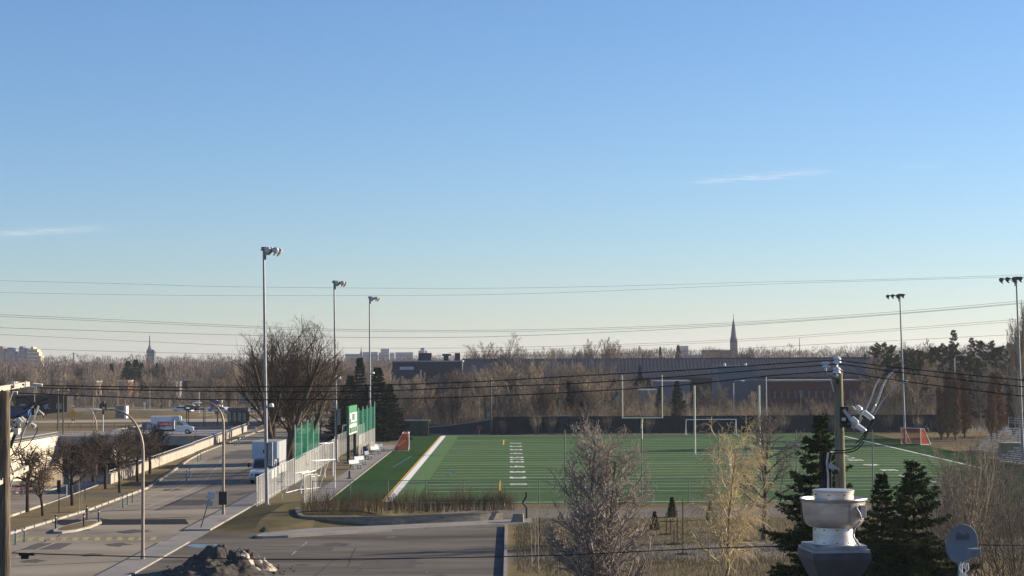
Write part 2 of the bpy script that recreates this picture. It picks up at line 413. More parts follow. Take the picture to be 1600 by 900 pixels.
# ------------------------------------------------------------------ ground and terrain
tr_l = -66.0
def tr_r(y): return -37.2 - (y-150)*(6.3/162) if y < 312 else -43.5
TY0, TY1 = 150.0, 334.0
g = MB(); FAR = 5200; SX = 1800
g.quad((-SX, -60, 0), (SX, -60, 0), (SX, TY0, 0), (-SX, TY0, 0))
g.quad((-SX, TY0, 0), (tr_l, TY0, 0), (tr_l, TY1, 0), (-SX, TY1, 0))
g.quad((tr_r(TY0), TY0, 0), (SX, TY0, 0), (SX, TY1, 0), (tr_r(TY1), TY1, 0), (tr_r(312), 312, 0))
g.quad((-SX, TY1, 0), (SX, TY1, 0), (SX, FAR, 0), (-SX, FAR, 0))
struct(g.build('ground', grass_dry))
# sunken road under the bridge
g = MB(); ys = [150, 178, 206, 234, 262, TY1]; zs = [0, -1.0, -2.5, -3.9, -5, -5]
for i in range(5):
    g.quad((tr_l, ys[i], zs[i]), (tr_r(ys[i])-.3, ys[i], zs[i]), (tr_r(ys[i+1])-.3, ys[i+1], zs[i+1]), (tr_l, ys[i+1], zs[i+1]))
struct(g.build('underpass_road', asph))
def tz(y):
    for i in range(5):
        if y <= ys[i+1]: return zs[i]+(zs[i+1]-zs[i])*(y-ys[i])/(ys[i+1]-ys[i]) if y > ys[i] else 0
    return -5
# kerb between the carriageways of the sunken road
g = MB()
for k in range(12):
    y0 = 150+k*7.0; y1 = y0+7.0; x0 = -45.5-(y0-150)*.045; x1 = -45.5-(y1-150)*.045
    g.quad((x0-.3, y0, tz(y0)+.14), (x0+.3, y0, tz(y0)+.14), (x1+.3, y1, tz(y1)+.14), (x1-.3, y1, tz(y1)+.14))
    g.quad((x0+.3, y0, tz(y0)+.14), (x1+.3, y1, tz(y1)+.14), (x1+.3, y1, tz(y1)), (x0+.3, y0, tz(y0)))
    g.quad((x0-.3, y0, tz(y0)), (x0+.3, y0, tz(y0)), (x0+.3, y0, tz(y0)+.14), (x0-.3, y0, tz(y0)+.14))
struct(g.build('median_kerb', conc))
# asphalt sheets: main road, crossing, left carriageway, far street
LE = [(-33.4, 60), (-33.3, 124), (-32.4, 143), (-32.6, 168), (-34.4, 188), (-37.0, 215), (-38.2, 232), (-39.8, 281), (-40.5, 312)]
RE = [(-22.2, 60), (-22.2, 170), (-22.6, 200), (-24.5, 240), (-27, 275), (-27.5, 312)]
g = MB(); g.sheet(RE[:1]+RE[1:]+LE[::-1], .006)
struct(g.build('road', asph))
g = MB(); g.sheet([(-90, 40), (-33.4, 40), (-33.4, 117), (-36.0, 123), (-36.9, 135), (-37.15, 149.9), (-90, 149.9)], .004)
struct(g.build('side_road', asph))
g = MB(); g.sheet([(-300, 280), (-66.3, 280), (-66.3, 304), (-300, 304)], .006); g.sheet([(-41.2, 280), (200, 292), (200, 308), (-41.2, 306)], .003)
struct(g.build('cross_road', asph))
g = MB(); g.sheet([(-110, 345), (-20, 352), (-20, 372), (-60, 366), (-110, 352)], .006); struct(g.build('pale_street', conc))
g = MB(); g.sheet([(-110, 395), (-8, 395), (-8, 450), (-110, 450)], .006); struct(g.build('distant_car_park', asph))
# parking lot with apron to the road
g = MB(); g.sheet([(-22.0, 40), (-.45, 40), (-.45, 129.2), (-8, 125.6), (-14.5, 121.3), (-16.5, 120.6), (-16.5, 124.5), (-20.2, 124.8), (-20.2, 120), (-22.0, 120)], .005)
struct(g.build('parking_lot', asph_lot))
g = MB(); g.sheet([(-31.5, 130.8), (-22.6, 131.0), (-23.6, 135.3), (-34, 135.5)], .011); struct(g.build('road_shadow_sheet', asph_shadow))  # cast shadow across the road, drawn as a dark bluish sheet
# pavement beside the road, kerbs
g = MB(); g.prism([(-22.1, 96), (-20.3, 96), (-20.3, 118), (-22.1, 118)], 0, .10); g.prism([(-22.1, 126), (-20.3, 126), (-20.3, 200), (-22.1, 200)], 0, .12)
struct(g.build('pavement', conc_d))
g = MB(); g.sheet([(-22.1, 118), (-20.25, 118), (-20.25, 126), (-22.1, 126)], .012); struct(g.build('pavement_crossing', conc_d))
g = MB(); pts = LE[1:]
for i in range(len(pts)-1):
    (x0, y0), (x1, y1) = pts[i], pts[i+1]; nseg = max(1, int((y1-y0)/2.4))
    for k in range(nseg):
        a = k/nseg; b = (k+1)/nseg-.012
        g.prism([(x0+(x1-x0)*a-.22, y0+(y1-y0)*a), (x0+(x1-x0)*a+.02, y0+(y1-y0)*a), (x0+(x1-x0)*b+.02, y0+(y1-y0)*b), (x0+(x1-x0)*b-.22, y0+(y1-y0)*b)], -.02, .15)
for a, b in (((-33.5, 124), (-36.1, 123.4)), ((-36.1, 123.2), (-37.0, 135)), ((-37.0, 135), (-37.3, 149))):
    v = Vector((b[0]-a[0], b[1]-a[1], 0)); v.normalize(); n_ = Vector((-v.y, v.x, 0))*.12
    g.prism([(a[0]-n_.x, a[1]-n_.y), (b[0]-n_.x, b[1]-n_.y), (b[0]+n_.x, b[1]+n_.y), (a[0]+n_.x, a[1]+n_.y)], -.02, .15)
struct(g.build('road_kerb', conc))
# lot edge: pale kerbed walk in front of the planter, low wall on the right
g = MB(); wk = [(-16.6, 121.1), (-16.2, 120.5), (-14.5, 121.1), (-8, 125.2), (-.6, 129.0), (1.5, 130.2), (1.5, 133.6), (-.6, 132.6), (-8, 128.6), (-13.5, 126.4), (-16.4, 123.2)]
g.prism(wk, 0, .12); struct(g.build('walkway', conc_d))
g = MB()
kp = [(-16.5, 121.3), (-16.1, 120.45), (-14.5, 120.95), (-8, 125.05), (-.6, 128.85)]
for i in range(4):
    a, b = Vector((*kp[i], 0)), Vector((*kp[i+1], 0)); v = (b-a).normalized(); n_ = Vector((-v.y, v.x, 0))*.12
    g.prism([(a.x-n_.x, a.y-n_.y), (b.x-n_.x, b.y-n_.y), (b.x+n_.x, b.y+n_.y), (a.x+n_.x, a.y+n_.y)], .0, .16)
struct(g.build('lot_kerb', conc))
# park: gravel path and second path
g = MB(); g.sheet([(1.5, 134.5), (130, 139), (130, 144.3), (1.5, 142.8), (-9, 143.5), (-9, 138.5)], .006); g.sheet([(-.2, 106), (20, 108), (60, 112), (60, 120), (20, 118), (-.2, 112)], .006)
struct(g.build('gravel_path', gravel))
g = MB(); rr = random.Random(3); nx, ny = 60, 70
def mound(x, y):
    a = max(0, min(1, (x+20.2)/3.0)); b = max(0, min(1, (y-123.5)/5.0)); c = max(0, min(1, (147.5-y)/6.0)); e = max(0, min(1, (-8-x)/3.))
    return .55*min(a, 1)*b*(.35+.65*c)*e
def mlim(x): return float(np.interp(x, [-20.2, -20.0, -16.6, -16.4, -13.5, -8, -.6], [124.6, 124.6, 124.6, 123.4, 126.5, 128.7, 132.6]))
for i in range(nx):
    for j in range(ny):
        xa = -20.2+i*.25; xb = xa+.25; L = [(x_, mlim(x_)+(149-mlim(x_))*v) for v in (j/ny, (j+1)/ny) for x_ in (xa, xb)]
        hz_ = [.012+mound(x_, y_)*min(1, (y_-mlim(x_))/1.5) for x_, y_ in L]
        g.quad((*L[0], hz_[0]), (*L[1], hz_[1]), (*L[3], hz_[3]), (*L[2], hz_[2]))
struct(g.build('grass_mound', grass_ol, smooth=True))
# worn-grass strip by the side fence and paved strip along the pitch
g = MB(); g.sheet([(-20.0, 149), (-16.9, 149), (-16.9, 282), (-20.0, 282)], .006); struct(g.build('bare_verge', grass_dry))
g = MB(); g.sheet([(-16.9, 147), (-14.95, 147), (-14.95, 250), (-16.9, 250)], .010); struct(g.build('paved_strip', conc_d))
g = MB(); g.prism([(-15.0, 147), (-14.8, 147), (-14.8, 272), (-15.0, 272)], 0, .05); struct(g.build('turf_edging', conc))

# ------------------------------------------------------------------ football field
fx0, fx1 = -10.2, 48.7
field = struct(MB().sheet([(-14.8, 147.6), (54, 147.6), (54, 280.5), (-14.8, 280.5)], .010).build('football_field', turf))
MB().sheet([(-14.79, 147.7), (-10.3, 147.7), (-10.3, 280.4), (-14.79, 280.4)], .014).build('side_turf', turf_d, field)
MB().sheet([(48.9, 147.7), (53.99, 147.7), (53.99, 280.4), (48.9, 280.4)], .014).build('side_turf', turf_d, field)
MB().sheet([(-9.55, 150), (-7.7, 150), (-7.7, 278), (-9.55, 278)], .014).build('restraining_strip', turf_l, field)
m = MB(); m.sheet([(-10.25, 149.4), (-9.6, 149.4), (-9.6, 278.8), (-10.25, 278.8)], .018)
m.sheet([(48.45, 149.4), (48.75, 149.4), (48.75, 278.8), (48.45, 278.8)], .018)
m.build('sideline', white, field)
MB().sheet([(-10.45, 149.4), (-10.32, 149.4), (-10.32, 278.8), (-10.45, 278.8)], .018).build('yellow_line', yellow, field)
m = MB(); m.sheet([(-9.6, 149.4), (48.45, 149.4), (48.45, 149.62), (-9.6, 149.62)], .018); m.sheet([(-9.6, 278.5), (48.45, 278.5), (48.45, 278.8), (-9.6, 278.8)], .018)
m.build('dead_line', white, field)
m = MB(); y10 = 171.0; YD = .9144
for k in range(-2, 21):
    y = y10+5*YD*k
    m.sheet([(-7.6, y-.10), (48.4, y-.10), (48.4, y+.10), (-7.6, y+.10)], .016)
m.build('yard_lines', linep, field)
m = MB()
for y0, y1 in ((162.5, 177.5), (249, 264)): m.sheet([(-1.0, y0), (-.82, y0), (-.82, y1), (-1.0, y1)], .020)
m.build('penalty_area_line', yellow, field)
m = MB()
m.sheet([(-6.4, 184), (-6.1, 184), (-5.4, 192), (-5.7, 192)], .020); m.sheet([(-7.0, 232), (-6.8, 232), (-6.1, 240), (-6.3, 240)], .020); m.sheet([(-12.6, 198), (-12.4, 198), (-11.6, 222), (-11.8, 222)], .020)
m.build('faded_blue_line', mat('faded_blue_paint', (.06, .13, .22), (.05, .15, .12), 1, .9, world=True), field)
rw = random.Random(31); m = MB()
for k in range(14):
    cx_, cy_, r_ = rw.uniform(-4, 44), rw.uniform(155, 272), rw.uniform(1.2, 4.0)
    m.sheet([(cx_+1.8*r_*(1+.3*math.sin(2.3*q+k))*math.cos(q), cy_+r_*(1+.3*math.cos(3.1*q+k))*math.sin(q)) for q in [2*math.pi*i/20 for i in range(20)]], .0125+.0001*k)
m.build('worn_patches', mat('worn_turf', (.088, .132, .072), (.070, .112, .056), .8, .95, world=True), field)
nums = ['10', '20', '30', '40', '50', 'C', '50', '40', '30', '20', '10']
yy = [y10+k*10*YD for k in range(5)] + [y10+45*YD] + [y10+(50+10*k)*YD for k in range(5)]
for s, x in ((-1, .65), (1, 38.6)):
    for q, y in zip(nums, yy):
        M_ = Matrix.Translation((x, y, .024)) @ Matrix.Rotation(-math.pi/2 if s < 0 else math.pi/2, 4, 'Z') @ Matrix.Diagonal((1.0, .85, 1, 1))
        text_mesh(q, 2.6, M_, 'yard_number', white, field, ext=0.0, bold=.05)
# ------------------------------------------------------------------ underpass walls, bridge, parapets
g = MB(); y0, y1 = 186.0, 272.0
conc_w = mat('bright_wall_concrete', (.62, .56, .45), (.50, .45, .37), .4, .9, world=True)
g.quad((tr_l, y0, -6), (tr_l, y1, -6), (tr_l, y1, .5), (tr_l, y0, .5)).prism([(tr_l-.45, y0), (tr_l+.02, y0), (tr_l+.02, y1), (tr_l-.45, y1)], -.2, .55)
t = thing('retaining_wall', 'tall pale concrete retaining wall along the sunken road, railing on top', 'wall', (0, 0, 0))
g.build('wall', conc_w, t)
r = MB(); y = y0
while y < y1: r.box((tr_l-.2, y, .83), (.06, .06, .56)); y += 2.0
r.box((tr_l-.2, (y0+y1)/2, 1.12), (.07, y1-y0, .07)); r.box((tr_l-.2, (y0+y1)/2, .72), (.05, y1-y0, .05)); r.build('railing', galv, t)
g = MB()
for i in range(5):
    a, b = ys[i], ys[i+1]
    g.quad((tr_r(a)-.3, a, -6), (tr_r(b)-.3, b, -6), (tr_r(b)-.3, b, 0), (tr_r(a)-.3, a, 0))
g.quad((tr_l, TY1, -6), (tr_r(TY1), TY1, -6), (tr_r(TY1), TY1, .4), (tr_l, TY1, .4))
g.quad((tr_l, 150, -6), (tr_l, 186, -6), (tr_l, 186, 0), (tr_l, 150, 0)); g.quad((tr_l, 272, -6), (tr_l, TY1, -6), (tr_l, TY1, 0), (tr_l, 272, 0))
tag(g.build('underpass_side_walls', conc_d), kind='structure')
t = thing('road_bridge', 'grey concrete road bridge over the sunken road with dark opening below', 'bridge', (0, 0, 0))
MB().box(((tr_l+tr_r(272))/2-.1, 292, -.42), (tr_r(272)-tr_l-.1, 40, .86)).build('deck', conc_d, t)
MB().box(((tr_l+tr_r(272))/2-.1, 271.85, -.18), (tr_r(272)-tr_l+.2, .35, 1.38)).build('parapet', conc_d, t)
r = MB(); x = tr_l
while x < -42.5: r.box((x, 271.85, .78), (.06, .06, .56)); x += 2.0
r.box(((tr_l-42)/2, 271.85, 1.08), (-42-tr_l, .07, .07)); r.box(((tr_l-42)/2, 271.85, .75), (-42-tr_l, .05, .05)); r.build('railing', galv, t)
MB().box((-54, 290, -3.2), (.9, 36, 5.2)).build('pier', conc_d, t)
# parapet wall on the right edge of the sunken road: three stretches of concrete with steel rail
runs = [((-37.5, 174), (-39.5, 232), 'nearest stretch of pale concrete parapet, beside the median trees'),
        ((-39.7, 232.6), (-41.6, 276), 'middle stretch of pale concrete parapet curving along the road'),
        ((-41.7, 277), (-42.6, 300), 'farthest short stretch of pale concrete parapet beyond the bridge')]
for (x0, y0), (x1, y1), lb in runs:
    t = thing('road_parapet', lb, 'parapet', (x0, y0, 0), group='parapets beside the sunken road')
    v = Vector((x1-x0, y1-y0, 0)); L = v.length; v.normalize(); n_ = Vector((v.y, -v.x, 0)); a = math.atan2(v.y, v.x)
    g = MB(); ns = int(L/5)
    for k in range(ns):
        c = v*(L*(k+.5)/ns); g.box((c.x, c.y, .42), (L/ns-.04, .34, .84+.1), a)
    g.box(tuple(v*(L/2)+Vector((0, 0, .91))), (L, .44, .10), a)
    g.build('concrete_wall', conc, t)
    r = MB(); k = 0.2
    while k < L: c = v*k; r.box((c.x, c.y, 1.1), (.06, .06, .3), a); k += 2.0
    r.box(tuple(v*(L/2)+Vector((0, 0, 1.24))), (L, .09, .07), a); r.build('railing', galv, t)
t = thing('wing_wall', 'low brownish concrete wing wall rising behind the median trees', 'wall', (0, 0, 0))
a = W(58, 742, 212); b = W(96, 714, 226)
g = MB(); g.quad((a.x, a.y, -4), (b.x, b.y, -4), (b.x, b.y, b.z), (a.x, a.y, a.z)); g.quad((a.x, a.y+.5, -4), (a.x, a.y+.5, a.z), (b.x, b.y+.5, b.z), (b.x, b.y+.5, -4))
g.quad((a.x, a.y, a.z), (b.x, b.y, b.z), (b.x, b.y+.5, b.z), (a.x, a.y+.5, a.z)); g.quad((b.x, b.y, -4), (b.x, b.y+.5, -4), (b.x, b.y+.5, b.z), (b.x, b.y, b.z))
g.build('wall', mat('brown_concrete', (.22, .18, .13), (.12, .1, .08), .8, .9), t)
bpy.context.view_layer.update()

# ------------------------------------------------------------------ road markings
m = MB()
def stripe(m, pts, wd, z=.014):
    for i in range(len(pts)-1):
        a, b = Vector((*pts[i][:2], 0)), Vector((*pts[i+1][:2], 0)); v = (b-a).normalized(); n_ = Vector((-v.y, v.x, 0))*wd/2
        m.quad((a.x-n_.x, a.y-n_.y, z), (b.x-n_.x, b.y-n_.y, z), (b.x+n_.x, b.y+n_.y, z), (a.x+n_.x, a.y+n_.y, z))
for px in ([(348, 712), (342, 725), (335, 735), (313, 757), (270, 777), (222, 795)], [(323, 716), (312, 724), (302, 735), (291, 754), (262, 768), (226, 779), (180, 797)], [(306, 722), (296, 739), (288, 750)]):
    stripe(m, crom([G(x, y) for x, y in px], 6), .13)
stripe(m, [G(24, 871), G(90, 847)], .14); stripe(m, [G(20, 840), G(44, 832)], .12); stripe(m, [G(150, 800), G(235, 778)], .1)
for y in (741, 749): stripe(m, [G(377, y), G(388, y)], .14)
struct(m.build('road_lines', roadline))
m = MB(); rng = random.Random(5)
for k in range(13):
    x = 24+k*17.5+rng.uniform(-1, 1); yb = 843-k*.1
    m.quad(*[tuple(G(x+dx, yb+dy)+Vector((0, 0, .014))) for dx, dy in ((-1, 2.6), (8, 2.6), (11, -2.6), (2, -2.6))])
struct(m.build('crossing_blocks', xwalk))
m = MB()
stripe(m, [G(22, 768, -.1), G(33, 764, -.1)], 3.0, .012); struct(m.build('red_road_marking', mat('faded_red_paint', (.4, .16, .16), None, 2, .9, world=True)))
# puddle by the dirt heap, small marks on the lot
m = MB(); ps = []
for k in range(20):
    a = 2*math.pi*k/20; p = G(318+26*math.cos(a), 852.5); ps.append((p.x, p.y+1.0*math.sin(a)*(1+.3*math.sin(3*a))))
m.sheet(ps, .009); struct(m.build('puddle', mat('puddle_water', (.10, .11, .12), None, 1, .25, spec=.5)))
m = MB(); stripe(m, [G(605, 840), G(618, 839)], .18, .012); stripe(m, [G(456, 867), G(480, 847)], .08, .012); stripe(m, [G(666, 894), G(668, 894)], .2, .012)
struct(m.build('lot_marks', roadline))
# tar-sealed cracks and old saw cuts
def seam(m, x0, y0, x1, y1, wd, rg, z, am=.25):
    n = max(4, int(math.hypot(x1-x0, y1-y0)/1.1)); P_ = []
    for k in range(n+1):
        t_ = k/n; P_.append((x0+(x1-x0)*t_+rg.uniform(-am, am), y0+(y1-y0)*t_+rg.uniform(-am, am)))
    stripe(m, P_, wd, z)
rg = random.Random(21); m = MB()
for k in range(15): y_ = rg.uniform(108, 270); seam(m, -33.2-(max(0, y_-185)*.06), y_, -22.4-(max(0, y_-200)*.03), y_+rg.uniform(-1.5, 1.5), rg.uniform(.05, .12), rg, .0125)
for k in range(9): x_ = rg.uniform(-32, -23); y_ = rg.uniform(105, 200); seam(m, x_, y_, x_+rg.uniform(-.8, .8), y_+rg.uniform(15, 60), rg.uniform(.05, .10), rg, .0135, .15)
struct(m.build('road_cracks', mat('tar_seal', (.05, .05, .05), (.08, .078, .075), 1, .9, world=True)))
m = MB()
for k in range(9): y_ = rg.uniform(98, 119); x_ = rg.uniform(-20, -12); seam(m, x_, y_, x_+rg.uniform(5, 11), y_+rg.uniform(-1, 1.5), rg.uniform(.04, .08), rg, .0105, .1)
for k in range(3): x_ = rg.uniform(-17, -3); y_ = rg.uniform(96, 108); seam(m, x_, y_, x_+rg.uniform(-1.5, 1.5), y_+rg.uniform(6, 12), .045, rg, .0110, .05)
struct(m.build('lot_cracks', MATS['tar_seal']))
rg = random.Random(9); m = MB()
for k in range(16):
    cx_, cy_ = (rg.uniform(-20, -2), rg.uniform(97, 118)) if k < 8 else (rg.uniform(-31, -24), rg.uniform(105, 210)); r_ = rg.uniform(.3, 1.1)
    m.sheet([(cx_+r_*(1+.35*math.sin(2.7*q+k))*math.cos(q), cy_+1.4*r_*(1+.3*math.cos(3.3*q+k))*math.sin(q)) for q in [2*math.pi*i/18 for i in range(18)]], .0085+.0002*k)
struct(m.build('asphalt_stains', mat('stained_asphalt', (.085, .082, .08), (.12, .115, .11), 2, .9, world=True)))
m = MB()
for (x0_, y0_, w_, l_) in ((-8.5, 103, 3.2, 5.0), (-13, 112.5, 2.2, 3.0), (-27.5, 148, 3.0, 6.0), (-30, 114, 2.4, 4)): m.sheet([(x0_, y0_), (x0_+w_, y0_+.1), (x0_+w_-.1, y0_+l_), (x0_+.1, y0_+l_)], .0122)
struct(m.build('asphalt_repairs', mat('repair_asphalt', (.125, .118, .112), (.105, .10, .097), 1.5, .9, world=True)))
# low kerb wall at the right edge of the lot
t = tag(MB().box((-.30, 85.5, .08), (.18, 85, .20)).build('lot_edge_wall', conc_d), 'low straight concrete wall edging the right side of the parking lot', 'wall')

# ------------------------------------------------------------------ traffic island, bollards, posts
ic = G(120, 825)
isl = [G(x, y) for x, y in ((83, 831), (95, 826), (118, 820), (140, 815), (156, 815), (159, 818), (140, 826), (120, 831), (97, 834), (84, 834))]
m = MB().prism([(p.x, p.y) for p in isl], 0, .15); struct(m.build('traffic_island', conc))
c = sum(isl, Vector())/len(isl)
m = MB().sheet([(c.x+(p.x-c.x)*.8, c.y+(p.y-c.y)*.8) for p in isl], .154); struct(m.build('island_soil', grass_dry))
def bollard():
    t = thing('bollard', '', 'bollard', group='black bollards round the traffic island')
    MB().lathe([(.001, 1.0), (.06, 1.0), (.065, .95), (.065, .02), (.1, .02), (.1, 0)], 12).build('post', dark, t, smooth=True)
    MB().lathe([(.068, .80), (.068, .88)], 12).build('reflective_band', steel_l, t); return t
b0 = bollard(); tb = tree_of(b0)
for i, (x, y, lb) in enumerate([(87, 828, 'black bollard on the left tip of the traffic island'), (131, 826, 'black bollard at the front edge of the traffic island'),
                                (154, 818, 'black bollard on the right tip of the traffic island'), (136, 811, 'black bollard just behind the traffic island')]):
    p = G(x, y)
    if i == 0: b0.location = p; b0['label'] = lb
    else: dup(b0, p, 0, lb, ch=tb)
b = dup(b0, G(33, 773, -.1), 0, 'black bollard on the far carriageway by the red paving', 'bollards across the median', ch=tb)
def delin(h=1.0):
    t = thing('delineator_post', '', 'post', group='flexible green and white lane posts')
    MB().lathe([(.001, h), (.05, h), (.05, .03), (.12, .03), (.12, 0)], 10).build('post', mat('green_post', (.03, .12, .08), None, 2, .6), t)
    MB().lathe([(.054, h*.72), (.054, h*.82)], 10).build('white_band', white_p, t); return t
d0 = delin(); td = tree_of(d0)
dl = [(24, 851, 'green lane post nearest the wooden pole, left one of two'), (38, 847, 'green lane post right one of two near the wooden pole'),
      (192, 793, 'left green lane post of three beside the median kerb'), (199, 789, 'middle green lane post of three beside the median kerb'), (207, 786, 'right green lane post of three beside the median kerb'),
      (291, 752, 'nearer left lane post of the pair on the painted hatch'), (296, 747, 'nearer right lane post of the pair on the painted hatch'),
      (309, 721, 'farther left lane post of the pair on the painted hatch'), (314, 718, 'farther right lane post of the pair on the painted hatch'),
      (367, 697, 'left lane post of the three beside the far parapet'), (370, 696, 'middle lane post of the three beside the far parapet'), (374, 695, 'right lane post of the three beside the far parapet')]
for i, (x, y, lb) in enumerate(dl):
    if i == 0: d0.location = G(x, y); d0['label'] = lb
    else: dup(d0, G(x, y), 0, lb, ch=td)

# ------------------------------------------------------------------ poles and lamps
def leanpole(base, top): return (top-base)
def tubepole(mb, h, r0, r1, lean=(0, 0), n=12): mb.tube([(0, 0, 0), (lean[0]*.5, lean[1]*.5, h*.5), (lean[0], lean[1], h)], [r0, (r0+r1)/2, r1], n); return mb
def flood_head(parent, c, side, big=1.0, seed=0, m_=None):
    """one rounded flood lamp with visor, tilted down towards the pitch"""
    M_ = Matrix.Rotation(side*R(62), 3, 'Y') @ Matrix.Rotation(R(12), 3, 'X')
    s = big
    h = MB().lathe([(.001, .34*s), (.14*s, .33*s), (.24*s, .22*s), (.30*s, .05*s), (.33*s, -.12*s)], 16, c, M_).build('lamp_housing', m_ or steel_l, parent, smooth=True)
    o = Vector(c)
    e = MB(); e.lathe([(.31*s, -.121*s), (.001, -.122*s)], 16, c, M_); e.build('lens', glass_d, h)
    e = MB(); e.lathe([(.335*s, -.12*s), (.37*s, -.34*s)], 16, c, M_); f = e.f; e.f = [q for i, q in enumerate(f) if 0 <= (i % 16) < 10 or (i % 16) > 13]; e.build('visor', m_ or steel_l, h)
def floodlight_pole(name_lab, base, top, side, box=None, spot=None, heads=4, dk=False):
    h = (top-base).z; lean = ((top-base).x, 0)
    t = thing('floodlight_pole', name_lab, 'floodlight', base, group='tall floodlight masts around the pitch')
    tubepole(MB(), h, .16, .085, lean).build('mast', mat('mast_steel', (.26, .27, .29), (.2, .21, .22), 3, .5, .4), t, smooth=True)
    MB().lathe([(.3, .0), (.3, .12), (.17, .14), (.17, .0)], 16).build('base_flange', conc_d, t)
    tx = Vector((lean[0], lean[1], h)); bm_ = MB()
    m_ = darkg if dk else None
    bm_.box(tx+Vector((side*.6, 0, .02)), (1.7, .09, .09)); bm_.box(tx+Vector((side*.15, 0, -.35)), (.09, .09, .8)); bm_.box(tx+Vector((side*.35, 0, -.3)), (.7, .05, .05), ry=side*R(-35)); bm_.box(tx+Vector((0, 0, .15)), (.34, .3, .22))
    bm_.build('bracket', darkg, t)
    spots = [(.32, -.35, -.02), (.95, -.3, -.05), (.45, .4, .02), (1.15, .35, -.08)] if not dk else [(-.35, -.3, .0), (.3, -.3, -.05), (1.0, -.3, -.06), (-.1, .4, 0), (1.55, .1, -.1)]
    for i, (a, b, c_) in enumerate(spots[:heads if not dk else 5]): flood_head(t, tx+Vector((side*a, b, c_)), side, .86 if not dk else .8, i, m_)
    if box:
        zc, bh = box
        MB().box((lean[0]*zc/h+.34, -.05, zc), (.36, .34, bh)).build('control_box', sheetm, t, bevel=.02)
    if spot:
        q = MB(); xs = lean[0]*spot/h; q.tube([(xs, 0, spot-.1), (xs+.35, 0, spot-.1)], .03, 6); q.build('side_arm', galv, t)
        MB().lathe([(.001, .2), (.14, .16), (.2, 0), (.17, -.1), (.001, -.12)], 12, (xs+.48, -.1, spot)).build('small_spotlight', white_p, t, smooth=True)
    return t
fps = [((417, 790), (412, 391), 1, (4.05, 1.9), (7.9), False, 'tallest floodlight mast standing at the near end of the white fence'),
       ((526, 721), (522, 442), 1, (5.0, 1.8), (9.4), False, 'floodlight mast between the scoreboard and the big bare tree'),
       ((578, None), (577.5, 466), 1, None, (9.6), False, 'floodlight mast rising behind the second green net'),
       ((1413, None), (1406, 462), -1, None, (8.2), True, 'floodlight mast behind the pitch corner with the right orange net goal'),
       ((1597, None), (1588, 436), -1, None, None, True, 'floodlight mast at the far right beside the bleachers')]
for (bx, by), (tx, ty), sd, bxx, sp_, dk, lb in fps:
    if by: base = G(bx, by)
    else:
        D = {578: 258, 1413: 246, 1597: 197}[bx]; base = Vector((XD(bx, D), D, 0))
    top = W(tx, ty, base.y); top.x = top.x
    floodlight_pole(lb, base, top, sd, bxx, sp_, 4, dk)
def street_lamp(lb, base, toppx, D, reach, mt, armside=-1, box=False):
    top = ZD(toppx, D); t = thing('street_lamp', lb, 'street lamp', base, group='curved-arm street lamps')
    h = top-base.z; rr = reach
    path = [Vector((0, 0, 0)), Vector((.0, 0, h*.35)), Vector((-.0, 0, h-rr*1.05))]
    arc = [Vector((armside*rr*(1-math.cos(q))*.78, 0, h-rr*1.05+rr*1.05*math.sin(q))) for q in [k*math.pi/2/9 for k in range(1, 10)]]
    arc += [Vector((armside*rr*(.78+.28), 0, h-.02))]
    pts = path+arc; n = len(pts)
    MB().tube(pts, [.10-.055*i/(n-1) for i in range(n)], 10).build('pole', mt, t, smooth=True)
    MB().lathe([(.2, 0), (.2, .08), (.13, .1), (.12, .45), (.1, .47)], 14).build('base_cover', mt, t)
    e = Vector((armside*rr*1.06, 0, h-.02)); hd = MB(); hd.lathe([(.001, .36), (.07, .34), (.13, .12), (.14, -.15), (.09, -.34), (.001, -.36)], 12, e+Vector((armside*.3, 0, .01)), Matrix.Diagonal((1, 1, .5)).to_3x3() @ Matrix.Rotation(math.pi/2, 3, 'Y'))
    ho = hd.build('lamp_head', white_p if not box else white_p, t, smooth=True)
    MB().lathe([(.1, 0), (.07, -.09), (.001, -.1)], 10, e+Vector((armside*.32, 0, -.05))).build('lens', glass_b, ho)
    if box: MB().box((0, -.16, 1.32), (.62, .26, .98)).build('traffic_control_box', dark, t, bevel=.03); 
    return t
b1 = G(223, 876); street_lamp('tall tan street lamp in the foreground at the bottom left kerb', b1, 637, b1.y, 2.3, bronze)
b2 = G(349, 806); street_lamp('street lamp with black box on its pole beside the tilted sign', b2, 627, b2.y, 1.55, bronze, box=True)
b3 = Vector((XD(151, 236), 236, -4)); street_lamp('pale street lamp rising from the sunken road behind the trees', b3, 631, 236, 2.6, bronze)

def util_pole(lb, px, D, ty, r=.13, arm=True, mt=None, group='distant utility poles'):
    b = Vector((XD(px, D), D, 0)); h = ZD(ty, D, px); t = thing('utility_pole', lb, 'utility pole', b, group=group)
    MB().tube([(0, 0, 0), (0, 0, h)], [r, r*.7], 8).build('pole', mt or wood, t)
    if arm:
        MB().box((0, 0, h-.5), (1.9, .12, .12)).build('crossarm', wood, t)
        q = MB()
        for s in (-.8, 0, .8): q.lathe([(.05, 0), (.07, .1), (.04, .2), (.001, .22)], 8, (s, 0, h-.44))
        q.build('insulators', porc, t)
    return t
util_pole('weathered utility pole with transformers left of the yellow diamond sign', 99, 292, 606)
util_pole('bare wooden pole behind the bridge left of the yellow diamond sign', 91, 310, 590, arm=False)
util_pole('slim dark pole standing behind the pitch near the sloping wall', 767, 283.5, 592, .16, False, mat('dark_steel_pole', (.10, .11, .12), None, 2, .6))
util_pole('slim steel pole behind the far white goal', 1197, 287, 588, .12, False, galv)
util_pole('slim wooden pole rising through the hedge left of the gridiron goal', 888, 330, 607, .1, False)
